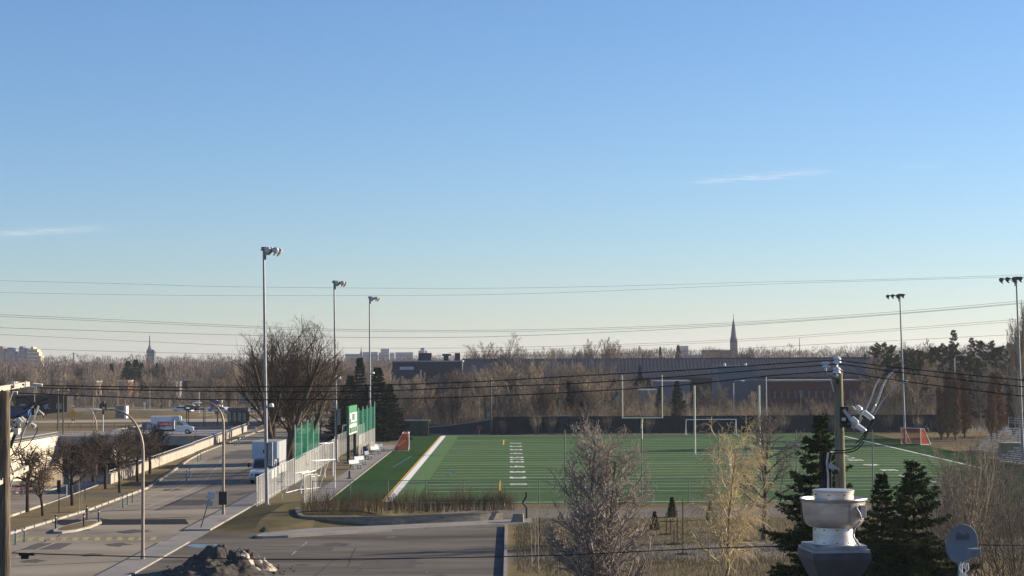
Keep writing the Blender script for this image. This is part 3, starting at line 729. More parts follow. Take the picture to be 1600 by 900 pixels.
for px, D, ty, lb in ((54, 330, 590, 'thin pale pole above the retaining wall at far left'), (184, 400, 592, 'thin pole behind the small white booth'), (234, 420, 603, 'brown street pole behind the grass bank'),
                  (311, 390, 612, 'thin pole behind the dark shelter roof'), (376, 380, 618, 'thin pole standing by the glazed bus shelter'), (146, 340, 618, 'thin pole right of the yellow diamond sign'), (942, 300, 585, 'slim pole left of the gridiron goal in the brush'), (558, 420, 560, 'thin light mast between the floodlights in the far trees')):
    util_pole(lb, px, D, ty, .09, False, galv if px % 2 else bronze)
def cobra(lb, px, D, ty, s=1):
    b = Vector((XD(px, D), D, 0)); h = ZD(ty, D, px); t = thing('street_lamp', lb, 'street lamp', b, group='distant street lamps')
    MB().tube([(0, 0, 0), (0, 0, h-.5), (s*.25, 0, h-.05), (s*1.2, 0, h)], [.12, .09, .07, .05], 8).build('pole', galv, t)
    MB().lathe([(.001, .45), (.16, .3), (.2, 0), (.14, -.3), (.001, -.4)], 10, (s*1.6, 0, h), Matrix.Diagonal((1, 1, .55)).to_3x3() @ Matrix.Rotation(math.pi/2, 3, 'Y')).build('lamp_head', white_p, t, smooth=True)
cobra('distant street lamp standing out of the pines on the right', 1492, 300, 555); cobra('distant street lamp above the red panel behind the pitch', 744, 330, 612, -1)
cobra('distant lamp in the trees right of the dark pole', 826, 340, 600, -1); cobra('twin distant lamp near the blue grey factory', 1146, 340, 595)

# ------------------------------------------------------------------ signs
def sign(name, lb, px, py, D, base_z, w_, h_, mt, shape='rect', txt=None, tcol=None, tilt=0, group=None, post=galv, cat='sign', back=False):
    c = W(px, py, D); t = thing(name, lb, cat, (c.x, D, base_z), group=group); zc = c.z-base_z
    MB().tube([(0, .05, 0), (tilt*zc, .05, zc+h_*.35)], .035, 8).build('post', post, t)
    ce = Vector((tilt*zc, -.02, zc))
    if shape == 'diamond': b = MB().box(ce, (w_, .02, w_), ry=math.pi/4)
    else: b = MB().box(ce, (w_, .02, h_), ry=math.atan(tilt) if tilt else 0)
    pl = b.build('sign_plate', mt, t)
    if txt:
        M_ = Matrix.Translation(ce+Vector((0, -.018, 0))) @ Matrix.Rotation(math.pi/2, 4, 'X')
        text_mesh(txt, h_*.75, M_, 'lettering', tcol or dark, pl)
    return t
sg = G(126, 770, 0); t = sign('speed_limit_sign', 'white speed limit sign reading 40 on the grass median', 126, 732.5, sg.y, 0, .62, .62, white_p, txt='40', post=dark)
# tilted sign by the pavement: two plates seen from behind
b = G(313, 827); t = thing('leaning_road_sign', 'leaning dark post carrying two pale sign plates beside the pavement', 'sign', b)
tp = W(330, 770, b.y)-b
MB().tube([(0, 0, 0), tuple(tp)], .035, 8).build('post', dark, t)
MB().box((tp.x+.03, -.05, tp.z-.18), (.52, .02, .46), ry=R(8)).build('sign_plate', mat('pale_blue_grey_plate', (.42, .48, .55), None, 2, .4), t)
MB().box((tp.x-.12, -.05, tp.z-.72), (.5, .02, .34), ry=R(8)).build('lower_plate', mat('grey_plate', (.30, .34, .38), None, 2, .4), t)
sign('warning_sign', 'orange yellow diamond warning sign beyond the bridge', 114.5, 646, 335, 0, 1.05, 1, roadsign_y, 'diamond')
p_ = W(114.5, 655.5, 335); MB().box((p_.x, 334.9, p_.z), (.7, .03, .5)).build('x', roadsign_y); o = C.objects[-1] if False else bpy.data.objects['x']; o.name = 'warning_sign_plaque'; tag(o, 'small orange plaque under the diamond warning sign', 'sign')
bsg = W(299, 683.5, 271.5); t = thing('bridge_marker_sign', 'small yellow square sign with dark arrow fixed to the bridge parapet', 'sign', (bsg.x, 271.45, bsg.z))
pl = MB().box((0, 0, 0), (.62, .03, .56)).build('sign_plate', mat('amber_sign', (.75, .42, .04), None, 2, .5), t)
m = MB(); m.box((-.12, -.02, .1), (.3, .01, .08)); m.box((.06, -.02, -.02), (.08, .01, .3)); m.build('arrow', dark, pl)
sign('blue_sign', 'blue information sign behind the dark shelter', 334, 632, 372, 0, 1.2, 1.9, blue_p)
sign('grey_signboard', 'small grey signboard beside the glazed bus shelter', 380, 625, 360, 0, 1.0, 1.5, glass_b)
sign('red_billboard', 'dark red panel in the trees behind the pitch', 712, 653, 300, 0, 1.7, .95, mat('dull_red_panel', (.30, .035, .04), None, 2, .7))
sign('red_notice', 'small faded red notice on the dark fence behind the pitch', 749, 668, 282.4, 0, .8, .7, mat('faded_red_notice', (.26, .06, .05), None, 2, .7))
sign('grey_square_sign', 'small pale square sign before the brick building', 1251, 612, 330, 0, .7, .6, glass_b)
sign('rear_facing_sign', 'slim sign with green back on the grass median', 104, 749, G(104, 778).y, 0, .5, .9, mat('sign_back_green', (.10, .14, .12), None, 2, .5), post=galv)
sign('dark_marker_sign', 'narrow dark sign on a post between the median trees', 92, 760, G(95, 801).y, 0, .28, .95, dark, post=dark)
sign('thin_marker_post', 'thin dark post with small plate beside the speed sign', 133, 744, G(133, 781).y, 0, .12, .2, darkg, post=dark)
tb_ = Vector((XD(161, 300), 300, 0)); t = thing('traffic_light', 'traffic light with dark signal heads on a pole beyond the bridge', 'traffic light', tb_)
MB().tube([(0, 0, 0), (0, 0, 4.6)], .08, 8).build('pole', galv, t)
for dx, z_t in ((-.35, 4.2), (.1, 4.5), (.5, 4.1), (.1, 3.3)):
    hd = MB().box((dx, -.05, z_t), (.32, .3, .9)).build('signal_head', dark, t)
    for q_ in range(3): MB().lathe([(.1, 0), (.1, .12)], 8, (dx, -.2, z_t+.28-.28*q_), Matrix.Rotation(math.pi/2, 3, 'X')).build('visor', darkg, hd)
sign('white_notice', 'tiny white notice plate on the far grass bank', 226, 631, 400, 0, .55, .8, white_p)
# ------------------------------------------------------------------ fences and nets along the west side
def fence_run(t, a, b, h, n, r=.035, mesh_m=None, mesh_z=(0, None), rail=True, pm=galv, rm=None, post_name='post', z0=0.0, mid=False):
    a = Vector(a); b = Vector(b)
    for k in range(n+1):
        p = a.lerp(b, k/n); MB().tube([p+Vector((0, 0, z0)), p+Vector((0, 0, h+.05))], r, 8).build(post_name, pm, t)
    q = MB()
    if rail: q.tube([a+Vector((0, 0, h)), b+Vector((0, 0, h))], r*.8, 6)
    if mid: q.tube([a+Vector((0, 0, h*.5)), b+Vector((0, 0, h*.5))], r*.6, 6)
    if rail or mid: q.build('top_rail', rm or pm, t)
    if mesh_m:
        z1 = mesh_z[1] if mesh_z[1] is not None else h; q = MB(); v = (b-a).normalized(); n_ = Vector((-v.y, v.x, 0))*.02
        q.quad(a+n_+Vector((0, 0, mesh_z[0])), b+n_+Vector((0, 0, mesh_z[0])), b+n_+Vector((0, 0, z1)), a+n_+Vector((0, 0, z1)))
        q.build('mesh_panel', mesh_m, t)
o = Vector((-20.0, 146, 0))
t = thing('slatted_fence', 'white slatted chain-link fence between the road and the pitch', 'fence', o)
fence_run(t, Vector((-19.9, 146, 0))-o, Vector((-20.1, 172.5, 0))-o, 2.35, 11, mesh_m=slats)
fence_run(t, Vector((-20.1, 172.6, 0))-o, Vector((-20.3, 215, 0))-o, 2.35, 15, mesh_m=slats)
fence_run(t, Vector((-20.3, 215.1, 0))-o, Vector((-20.3, 262, 0))-o, 2.6, 16, mesh_m=slats)
# short return next to the pitch corner
o2 = Vector((-16.3, 147, 0)); t = thing('slatted_fence', 'short pale slatted fence panel at the near corner of the dark turf', 'fence', o2)
fence_run(t, (0, 0, 0), (.9, 1.6, 0), 2.4, 2, mesh_m=slats)
def netfence(lb, a, b, h, zs, n):
    a = Vector(a); b = Vector(b); t = thing('ball_stop_net', lb, 'net', a, group='tall green ball stop nets'); d = b-a; q = MB()
    for k in range(n+1):
        p = d*(k/n); MB().tube([p, p+Vector((0, 0, h+.15+(.25 if k == n else 0)))], .05, 8).build('post', mat('pale_green_post', (.32, .48, .42), None, 2, .5), t)
    N = n*6; top = lambda s: h-.28*math.sin(math.pi*((s*n) % 1.0))
    for k in range(N):
        s0, s1 = k/N, (k+1)/N
        q.quad(d*s0+Vector((.03, 0, zs)), d*s1+Vector((.03, 0, zs)), d*s1+Vector((.03, 0, top(s1 if (k+1) % 6 else s1-1e-6))), d*s0+Vector((.03, 0, top(s0))))
    q.build('green_net', netg, t)
    MB().quad(Vector((.05, 0, 0)), d+Vector((.05, 0, 0)), d+Vector((.05, 0, zs)), Vector((.05, 0, zs))).build('lower_panel', slats, t)
netfence('nearer green ball stop net in front of the big bare tree', (-20.0, 172.8, 0), (-20.5, 199, 0), 5.35, 2.2, 4)
netfence('farther green ball stop net behind the benches', (-18.1, 222, 0), (-17.85, 245, 0), 5.6, 2.5, 4)
# fence at the near end of the pitch, with tall net posts
y = 146.9; o = Vector((-15.6, y, 0))
t = thing('chain_link_fence', 'green railed chain-link fence along the near end of the pitch', 'fence', o)
gp = mat('green_grey_steel', (.16, .20, .17), None, 3, .6)
fence_run(t, (0, 0, 0), (68.4, 1.2, 0), 1.95, 23, r=.035, mesh_m=chain, pm=gp)
t0 = None
for i, px in enumerate((1002, 1122, 1243, 1362, 882)):
    lb = ['tall slim net post just right of the big twiggy tree', 'tall slim net post behind the yellow willow', 'tall slim net post right of the dark park tree', 'tall slim net post behind the wooden utility pole', 'tall slim net post behind the big twiggy tree'][i]
    p = Vector((XD(px, 145.8), 145.8, 0))
    t = thing('net_post', lb, 'post', p, group='tall net posts at the near end')
    hh = ZD(672, 145.8, px); MB().tube([(0, 0, 0), (0, 0, hh)], [.055, .045], 8).build('post', gp, t); MB().lathe([(.001, hh+.09), (.06, hh+.07), (.07, hh)], 8).build('cap', darkg, t)
# metal rail (low) in the grass
t = thing('metal_rack', 'low bent metal rail on the grass beside the slatted fence', 'rail', G(441, 780)); m = MB()
m.tube([(0, 0, 0), (0, 0, 1.0), (1.0, .4, 1.05), (1.9, .8, 1.0), (1.9, .8, 0)], .04, 6); m.build('frame', galv, t)

# ------------------------------------------------------------------ scoreboard
p = Vector((-17.9, 205, 0)); a = math.atan2(9.0, -.5)  # long side runs north
t = thing('scoreboard', 'green outdoor scoreboard on two black posts facing the pitch', 'scoreboard', p, 0)
Lb = 7.6; ang = R(88)
def sbx(s): return Vector((math.cos(ang)*s, math.sin(ang)*s, 0))
for s in (.6, Lb-1.0):
    c_ = sbx(s); MB().box((c_.x, c_.y, 1.75), (.32, .32, 3.5), ang).build('post', dark, t)
    MB().box((c_.x, c_.y, .12), (.9, .9, .24), ang).build('concrete_base', conc, t)
z0, z1 = 3.15, 6.35; cc = sbx(Lb/2)
bd = MB().box((cc.x, cc.y, (z0+z1)/2), (Lb, .3, z1-z0), ang).build('board', greenp, t)
def plate(s0, s1, za, zb, m_, nm, par=bd, out=.17):
    n_ = Vector((math.sin(ang), -math.cos(ang), 0)); c_ = sbx((s0+s1)/2)+n_*out
    return MB().box((c_.x, c_.y, (za+zb)/2), (s1-s0, .05, zb-za), ang).build(nm, m_, par)
lg = mat('pale_green_panel', (.45, .62, .45), None, 2, .6); dg2 = mat('grey_green_display', (.10, .17, .13), None, 2, .5)
plate(.9, 6.6, 4.55, 5.55, white_p, 'clock_panel'); plate(2.4, 4.9, 4.7, 5.45, dg2, 'clock_display', out=.2); plate(.2, 6.8, 3.25, 3.35, white_p, 'lower_trim')
plate(.25, 1.6, 4.3, 4.95, dg2, 'left_display', out=.2); plate(.3, 6.7, 3.95, 4.35, lg, 'label_strip'); plate(1.0, 5.9, 3.4, 3.92, dg2, 'team_display', out=.2)
# side edges of the board in white trim
plate(.0, .12, 3.2, 5.6, white_p, 'edge_trim'); plate(Lb-.12, Lb, 3.2, 5.6, white_p, 'edge_trim')

# ------------------------------------------------------------------ benches, bins, stored goals
def bench():
    t = thing('bench', '', 'bench', group='pale blue benches along the paved strip')
    m = MB().box((0, 0, .45), (1.9, .42, .05)); m.build('seat', blue_seat, t)
    MB().box((0, .25, .76), (1.9, .05, .44), rx=R(-12)).build('backrest', blue_seat, t)
    for s in (-.7, .7):
        q = MB().box((s, -.12, .22), (.06, .06, .44)).box((s, .2, .3), (.06, .06, .6)).box((s, .02, .03), (.07, .6, .05)); q.build('leg', dark, t)
    return t
be = bench(); tbn = tree_of(be)
for i, (x, y_, lb) in enumerate([(556, 733, 'nearest pale blue bench, left one of the near pair'), (564, 727, 'pale blue bench, right one of the near pair'), (576, 718, 'lone pale blue bench beside the navy bin by the second net'),
                                 (588, 710, 'pale blue bench, left one of the far pair'), (594, 706, 'farthest pale blue bench, nearest the orange net goal')]):
    p = G(x, y_)
    if i == 0: be.location = p; be.rotation_euler = (0, 0, R(62)); be['label'] = lb
    else: dup(be, p, R(62 if i != 2 else 80), lb, ch=tbn)
def bin_():
    t = thing('rubbish_bin', '', 'bin', group='navy rubbish bins by the benches')
    MB().lathe([(.001, .95), (.3, .95), (.33, .9), (.29, .05), (.001, .04)], 16).build('body', navy, t, smooth=False)
    MB().lathe([(.001, 1.0), (.2, 1.0), (.34, .93), (.34, .9)], 16).build('rim', dark, t); return t
bb = bin_(); tbb = tree_of(bb); bb.location = G(557, 722); bb['label'] = 'navy bin behind the near pair of benches'; dup(bb, G(571, 710), 0, 'navy bin under the farther green net', ch=tbb)
def goal(lb, loc, rz, w_, h_, dep, net=None, r=.055, cat='soccer goal', group='small portable soccer goals', wheels=False, tilt=0, dtop=.6):
    t = thing('soccer_goal', lb, cat, loc, rz, group); q = MB()
    q.tube([(-w_/2, 0, 0), (-w_/2, 0, h_), (w_/2, 0, h_), (w_/2, 0, 0)], r, 8); q.build('goal_frame', white_p, t)
    q = MB()
    for s in (-1, 1): q.tube([(s*w_/2, 0, h_), (s*w_/2, dtop, h_), (s*w_/2, dep, 0)], r*.6, 6); q.tube([(s*w_/2, 0, .03), (s*w_/2, dep, .03)], r*.6, 6)
    q.tube([(-w_/2, dep, .04), (w_/2, dep, .04)], r*.6, 6); q.tube([(-w_/2, dtop, h_), (w_/2, dtop, h_)], r*.5, 6); q.build('rear_frame', white_p, t)
    if net:
        q = MB(); q.quad((-w_/2, dep, .05), (w_/2, dep, .05), (w_/2, dtop, h_), (-w_/2, dtop, h_)); q.quad((-w_/2, dtop, h_), (w_/2, dtop, h_), (w_/2, .0, h_), (-w_/2, .0, h_))
        for s in (-1, 1): q.quad((s*w_/2, 0, .05), (s*w_/2, dep, .05), (s*w_/2, dtop, h_), (s*w_/2, 0, h_))
        q.build('net', net, t)
    if wheels:
        for s in (-1, 1): MB().lathe([(.001, -.06), (.2, -.06), (.2, .06), (.001, .06)], 12, (s*w_/2+.1, dep*.75, .2), Matrix.Rotation(math.pi/2, 3, 'Y')).build('wheel', rubber, t)
    return t
goal('portable goal with orange net at the far left corner of the pitch', G(638, 704)+Vector((0, 1, 0)), R(92), 5.0, 2.2, 2.0, orange_net, wheels=True, dtop=.75)
goal('small goal with orange net at the far right edge of the pitch', Vector((XD(1422, 244), 244, 0)), R(-58), 3.6, 2.15, 1.8, orange_net)
goal('wide white goal standing at the far end line of the pitch', Vector((XD(1111, 276), 276, 0)), 0, 7.4, 2.35, 2.2, None, .06, dtop=.5)
goal('white goal frame stored upright beside the short slatted fence panel', G(508, 765), R(60), 3.0, 2.6, 1.7, None, .06)
goal('tall narrow white goal frame stored leaning by the green net', G(514, 745), R(75), 2.3, 3.3, 1.4, None, .06)
goal('white goal frame standing behind the scoreboard posts', G(552, 694), R(20), 2.6, 2.6, 1.4, None, .06)
goal('white goal frame lying against the slatted fence', G(482, 768), R(80), 4.5, 1.7, 1.4, None, .05)
# gridiron goal posts
def gridiron(lb, x, y_, ny):
    t = thing('gridiron_goalpost', lb, 'goalpost', (x, y_, 0), group='gridiron goalposts')
    pts = [(0, ny*1.6, 0), (0, ny*1.6, 1.6)] + [(0, ny*(1.6-1.6*(1-math.cos(q))), 1.6+1.4*math.sin(q)) for q in [k*math.pi/2/6 for k in range(1, 7)]]
    pl_ = mat('pale_yellow_goalpost', (.66, .63, .46), (.58, .56, .42), 2, .5)
    MB().tube(pts, .13, 10).build('gooseneck', pl_, t, smooth=True)
    MB().tube([(-2.82, 0, 3.05), (2.82, 0, 3.05)], .10, 8).build('crossbar', pl_, t)
    for s in (-1, 1): MB().tube([(s*2.82, 0, 3.0), (s*2.82, 0, 9.1)], .085, 8).build('upright', pl_, t)
gridiron('far gridiron goalpost in front of the trees', 18.75, 263.5, 1)
gridiron('near gridiron goalpost behind the yellow willow', 18.9, 162.0, -1)

# ------------------------------------------------------------------ bleachers
def bleacher(lb, loc, rz, n, L):
    t = thing('bleachers', lb, 'bleachers', loc, rz, 'aluminium bleachers by the pitch')
    al = mat('bleacher_aluminium', (.50, .54, .60), (.42, .46, .52), 2, .4, .4); fr = MB()
    for k in range(n):
        MB().box((0, k*.7, .45+k*.38), (L, .28, .05)).build('seat_plank', al, t); MB().box((0, k*.7+.3, .18+k*.38), (L, .3, .04)).build('foot_plank', al, t)
    for s in np.linspace(-L/2+.2, L/2-.2, 6):
        fr.tube([(s, -.2, .03), (s, n*.7, .03), (s, n*.7, n*.38+.2), (s, -.2, .3)], .04, 6)
    fr.build('frame', galv, t); rl = MB(); zt = n*.38+.35
    for s in np.linspace(-L/2, L/2, 8): rl.box((s, n*.7+.05, zt+.35), (.05, .05, 1.3))
    for z in (.35, .65, .95): rl.box((0, n*.7+.05, zt+z), (L, .04, .04))
    rl.build('back_rail', al, t)
bleacher('farther aluminium bleachers with white back rail, right of the rusty columnar trees', Vector((XD(1552, 222), 222, 0)), R(-78), 7, 12)
bleacher('nearer aluminium bleachers cut by the right edge of the view', Vector((XD(1597, 196), 196, 0)), R(-78), 6, 12)
t = thing('concrete_block', 'pale concrete box standing between the two bleachers', 'box', Vector((XD(1580, 208), 208, 0)))
MB().box((0, 0, .9), (2.6, 1.8, 1.8)).build('body', mat('dirty_pale_concrete', (.24, .22, .16), (.17, .16, .12), 1.5, .9), t)
MB().box((0, 0, 1.84), (2.8, 2.0, .1)).build('lid', conc, t)

# ------------------------------------------------------------------ walls and huts behind the pitch
D = 283.0
t = thing('windscreen_fence', 'long fence of dark windscreen fabric behind the far end of the pitch', 'fence', (XD(770, D), D, 0))
x0 = 0; x1 = XD(1485, D)-XD(770, D); hh = ZD(650, D, 1100)
q = MB(); nn = 90; rng = random.Random(8)
for k in range(nn):
    a, b = x0+(x1-x0)*k/nn, x0+(x1-x0)*(k+1)/nn
    y_a = .05*math.sin(k*1.3); y_b = .05*math.sin((k+1)*1.3); q.quad((a, y_a, .05), (b, y_b, .05), (b, y_b*.3, hh), (a, y_a*.3, hh))
q.build('fabric', screen_f, t)
for k in range(31): MB().tube([(x0+(x1-x0)*k/30, .12, 0), (x0+(x1-x0)*k/30, .12, hh+.08)], .04, 6).build('post', darkg, t)
MB().tube([(x0, .12, hh+.02), (x1, .12, hh+.02)], .03, 6).build('top_rail', darkg, t)
D = 286.0; pw = [(664, 668.5), (700, 665.5), (735, 661), (770, 655.5), (830, 652), (890, 650)]
t = thing('sloping_wall', 'dark wall with pale sloping coping rising behind the far left of the pitch', 'wall', (XD(664, D), D, 0))
q = MB(); cp = MB(); P = [W(x, y_, D)-Vector((XD(664, D), D, 0)) for x, y_ in pw]
for a, b in zip(P[:-1], P[1:]):
    q.quad((a.x, 0, 0), (b.x, 0, 0), (b.x, 0, b.z), (a.x, 0, a.z)); q.quad((a.x, .4, 0), (a.x, .4, a.z), (b.x, .4, b.z), (b.x, .4, 0))
    cp.quad((a.x, -.08, a.z), (b.x, -.08, b.z), (b.x, -.08, b.z+.16), (a.x, -.08, a.z+.16)); cp.quad((a.x, -.08, a.z+.16), (b.x, -.08, b.z+.16), (b.x, .5, b.z+.16), (a.x, .5, a.z+.16))
q.build('wall', mat('dark_slate_wall', (.062, .072, .085), (.045, .052, .062), .4, .9), t); cp.build('coping', conc, t)
D = 279.5; c = Vector((XD(646, D), D, 0)); t = thing('equipment_hut', 'flat-roofed green and blue storage hut at the far left corner of the pitch', 'hut', c)
MB().box((-1.45, 1.3, 1.1), (1.5, 2.6, 2.2)).build('blue_section', mat('dark_blue_hut', (.045, .07, .12), None, 2, .7), t); MB().box((.75, 1.3, 1.1), (2.9, 2.6, 2.2)).build('green_section', mat('olive_hut', (.07, .08, .05), (.055, .065, .04), 3, .7, stretch=(4, 1, .3)), t)
MB().box((.0, 1.3, 2.26), (4.9, 3.0, .12)).build('roof', mat('grey_hut_roof', (.28, .30, .31), None, 2, .7), t)
MB().box((.9, -.02, 1.0), (.9, .04, 1.9)).build('door', mat('dark_olive_door', (.05, .06, .04), None, 2, .7), t)
for px, py, Dd, cl, lb in ((727.5-85, 652, 300, (.5, .1, .08), 'person in red and white walking on the far path'),): pass

# ------------------------------------------------------------------ vehicles
def wheel(t, x, y_, r, w_=.25):
    wh = MB().lathe([(r*.55, -w_/2), (r, -w_/2), (r, w_/2), (r*.55, w_/2), (r*.55, -w_/2)], 20, (x, y_, r), Matrix.Rotation(math.pi/2, 3, 'Y')).build('wheel', rubber, t)
    MB().lathe([(.001, -w_/2+.02), (r*.56, -w_/2+.03), (r*.56, w_/2-.03), (.001, w_/2-.02)], 16, (x, y_, r), Matrix.Rotation(math.pi/2, 3, 'Y')).build('rim', steel_l, wh)
def extr(prof, w_, m_, name, par, bevel=.04):          # side profile (y,z) extruded across x
    q = MB(); n = len(prof)
    for s in (-1, 1):
        for y_, z in prof: q.v.append((s*w_/2, y_, z))
    q.f.append(tuple(range(n))); q.f.append(tuple(range(n, 2*n))[::-1])
    for k in range(n): q.f.append((k, k+n, (k+1) % n+n, (k+1) % n))
    return q.build(name, m_, par, bevel=bevel)
def box_truck(lb, loc, rz, L, w_, h_, white_box=True, livery=None, visor=False, cat='box truck'):
    """front faces local -y"""
    t = thing('box_truck', lb, cat, loc, rz); wm = white_p
    cw = w_*.86; nose = 1.25
    extr([(0, .45), (0, .95), (.12, 1.12), (nose, 1.35), (nose+.75, 2.12), (nose+1.7, 2.12), (nose+1.7, .45)], cw, wm, 'cab', t)
    yb = nose+1.05
    bx = MB().box((0, yb+1.0+(L-yb-1.0)/2, .75+(h_-.75)/2), (w_, L-yb-1.0, h_-.75)).build('cargo_box', mat('white_box_panel', (.66, .68, .70), (.58, .60, .63), 1, .5), t, bevel=.03)
    MB().box((0, yb+.45, 2.2+(h_-2.2)/2), (w_*.98, 1.2, h_-2.2)).build('cab_overhang', mat('sky_tinted_white_panel', (.42, .50, .60), (.36, .44, .54), 1, .35), t, bevel=.06)  # white panel coloured with the blue of the reflected sky
    MB().box((0, yb+.45+(L-yb-1)/2+.2, h_+.03), (w_*1.0, L-yb+.1, .06)).build('roof', mat('pale_roof', (.6, .6, .56), None, 1, .6), t)
    q = MB(); q.quad((-cw*.44, nose-.02, 1.40), (cw*.44, nose-.02, 1.40), (cw*.42, nose+.70, 2.09), (-cw*.42, nose+.70, 2.09)); q.off((0, .04, 0)); q.v = [(a, b-.06, c+.02) for a, b, c in q.v]; q.build('windscreen', glass_d, t)
    for s in (-1, 1):
        q = MB(); q.quad((s*(cw/2+.012), nose+.3, 1.42), (s*(cw/2+.012), nose+1.4, 1.42), (s*(cw/2+.012), nose+1.4, 2.0), (s*(cw/2+.012), nose+.78, 2.0)); q.build('side_window', glass_d, t)
        MB().box((s*cw*.38, -.02, .83), (.3, .06, .22)).build('headlight', glass_b, t, bevel=.02)
        mr_ = MB().tube([(s*cw/2, nose+.55, 1.5), (s*(cw/2+.3), nose+.45, 1.65)], .03, 6).box((s*(cw/2+.34), nose+.42, 1.65), (.2, .1, .42)); mr_.build('mirror', dark, t)
        wheel(t, s*cw*.44, .95, .40); wheel(t, s*w_*.42, L-1.4, .42)
    MB().box((0, -.03, .80), (cw*.5, .06, .34)).build('grille', dark, t)
    MB().box((0, -.10, .50), (cw*1.0, .22, .22)).build('bumper', mat('grey_bumper', (.3, .31, .33), None, 2, .5), t, bevel=.03)
    MB().box((0, L/2+.6, .55), (cw*.5, L-1.6, .2)).build('chassis', dark, t)
    if visor:
        MB().box((.25, yb-.17, h_-.85), (.75, .03, .28)).build('dark_plate', dark, t)
    if livery:
        for s in (-1, 1):
            yc = yb+1.0+(L-yb-1.0)*.38
            MB().box((s*(w_/2+.015), yc-.1, h_-1.15), (.02, 2.2, .75)).build('red_panel', red_p, bx)
            MB().box((s*(w_/2+.015), yc+1.9, h_-1.5), (.02, 1.5, .9)).build('picture_panel', mat('blue_grey_picture', (.25, .32, .42), (.45, .45, .42), 3, .5), bx)
            text_mesh('U-HAUL', .62, Matrix.Translation((s*(w_/2+.03), yc-.1, h_-1.15)) @ Matrix.Rotation(s*math.pi/2, 4, 'Z') @ Matrix.Rotation(math.pi/2, 4, 'X'), 'livery_lettering', white_p, bx)
    return t
tp = G(407, 756); box_truck('white box truck driving towards the viewer beside the slatted fence', tp, R(-2), 7.6, 2.45, 3.75, visor=True)
box_truck('white rental moving truck with red side panel crossing the bridge', Vector((XD(304, 290), 290, .02)), R(90), 6.6, 2.2, 2.75, livery=True, cat='moving truck')
def car(lb, loc, rz, m_):
    t = thing('parked_car', lb, 'car', loc, rz, 'cars parked beyond the bridge')
    extr([(-2.2, .35), (-2.25, .75), (-1.3, .95), (-.6, 1.42), (.9, 1.45), (1.7, 1.0), (2.2, .92), (2.22, .35)], 1.75, m_, 'body', t, .06)
    extr([(-1.15, .98), (-.57, 1.36), (.87, 1.38), (1.5, 1.0)], 1.78, glass_d, 'windows', t, .01)
    for s in (-1, 1):
        for y_ in (-1.35, 1.35): wheel(t, s*.8, y_, .32, .2)
        MB().box((s*.6, -2.25, .68), (.3, .06, .14)).build('headlight', glass_b, t); MB().box((s*.62, 2.22, .75), (.25, .05, .16)).build('tail_light', red_p, t)
    return t
silver = mat('silver_paint', (.55, .56, .58), None, 2, .3, .3)
for px, D, rz, m_, lb in ((286, 408, 78, white_p, 'white car parked beyond the grass bank, left of the blue sign'), (297, 425, 95, silver, 'silver car half hidden behind the white car by the grass bank'),
                          (338, 418, 88, white_p, 'white car parked right of the blue sign'), (349, 400, 60, silver, 'silver car parked left of the glazed bus shelter'), (395, 395, 90, silver, 'silver car parked right of the glazed bus shelter')):
    car(lb, Vector((XD(px, D), D, 0)), R(rz), m_)
t = thing('delivery_van', 'small white van parked above the bus shelter roof', 'van', Vector((XD(341, 432), 432, 0)), R(5)); extr([(-2.4, .35), (-2.4, 1.0), (-1.6, 1.15), (-1.0, 2.1), (2.4, 2.15), (2.4, .35)], 1.9, white_p, 'body', t); 
for s in (-1, 1): wheel(t, s*.85, -1.5, .36); wheel(t, s*.85, 1.6, .36)
q = MB(); q.quad((-.8, -1.62, 1.2), (.8, -1.62, 1.2), (.75, -1.07, 2.0), (-.75, -1.07, 2.0)); q.build('windscreen', glass_d, t)

# shelters beyond the bridge
t = thing('open_shelter', 'dark open shelter with flat roof and thin posts beyond the bridge', 'shelter', Vector((XD(307, 326), 326, 0)))
MB().box((-.2, 0, 2.95), (3.6, 2.4, .25)).build('roof', darkg, t); MB().box((-.9, .8, 3.3), (3.1, 1.6, .25)).build('upper_roof', dark, t)
for s in (-1.55, 1.35):
    for y_ in (-.9, .9): MB().box((s, y_, 1.45), (.12, .12, 2.9)).build('post', dark, t)
t = thing('bus_shelter', 'glazed bus shelter with thick grey roof beyond the bridge', 'bus shelter', Vector((XD(373, 328), 328, 0)))
MB().box((0, 0, .35), (3.5, 2.2, .7)).build('base_wall', darkg, t); MB().box((0, .3, 2.75), (3.7, 2.8, .7)).build('roof', mat('grey_felt_roof', (.13, .135, .14), None, 2, .8), t, bevel=.12)
for k in range(4): MB().box((-1.72+k*.86+.2, -1.02, 1.55), (.66, .04, 1.5)).build('glass_pane', mat('greenish_shelter_glass', (.20, .23, .17), None, 2, .2, spec=.7), t)
for k in range(5): MB().box((-1.72+k*.86, -1.04, 1.5), (.09, .09, 1.7)).build('post', dark, t)
MB().box((0, .9, 1.5), (3.5, .1, 1.7)).build('rear_wall', darkg, t)
t = thing('street_railing', 'dark low railing along the far pavement beyond the bridge', 'railing', Vector((XD(90, 312), 312, 0))); L = XD(392, 312)-XD(90, 312); q = MB()
for k in range(18): q.box((L*k/17, 0, .5), (.06, .06, 1.0))
q.box((L/2, 0, 1.0), (L, .06, .06)); q.box((L/2, 0, .55), (L, .04, .04)); q.build('railing', darkg, t)
t = thing('roadside_barrier', 'long pale low concrete barrier on the far side of the bridge road', 'barrier', Vector((XD(200, 308.5), 308.5, 0))); L = XD(400, 308.5)-XD(200, 308.5)
MB().box((L/2, 0, .22), (L, .3, .44)).build('barrier', conc_d, t)
t = thing('utility_booth', 'small white booth with dark window on the far grass bank', 'booth', Vector((XD(190, 372), 372, 0)))
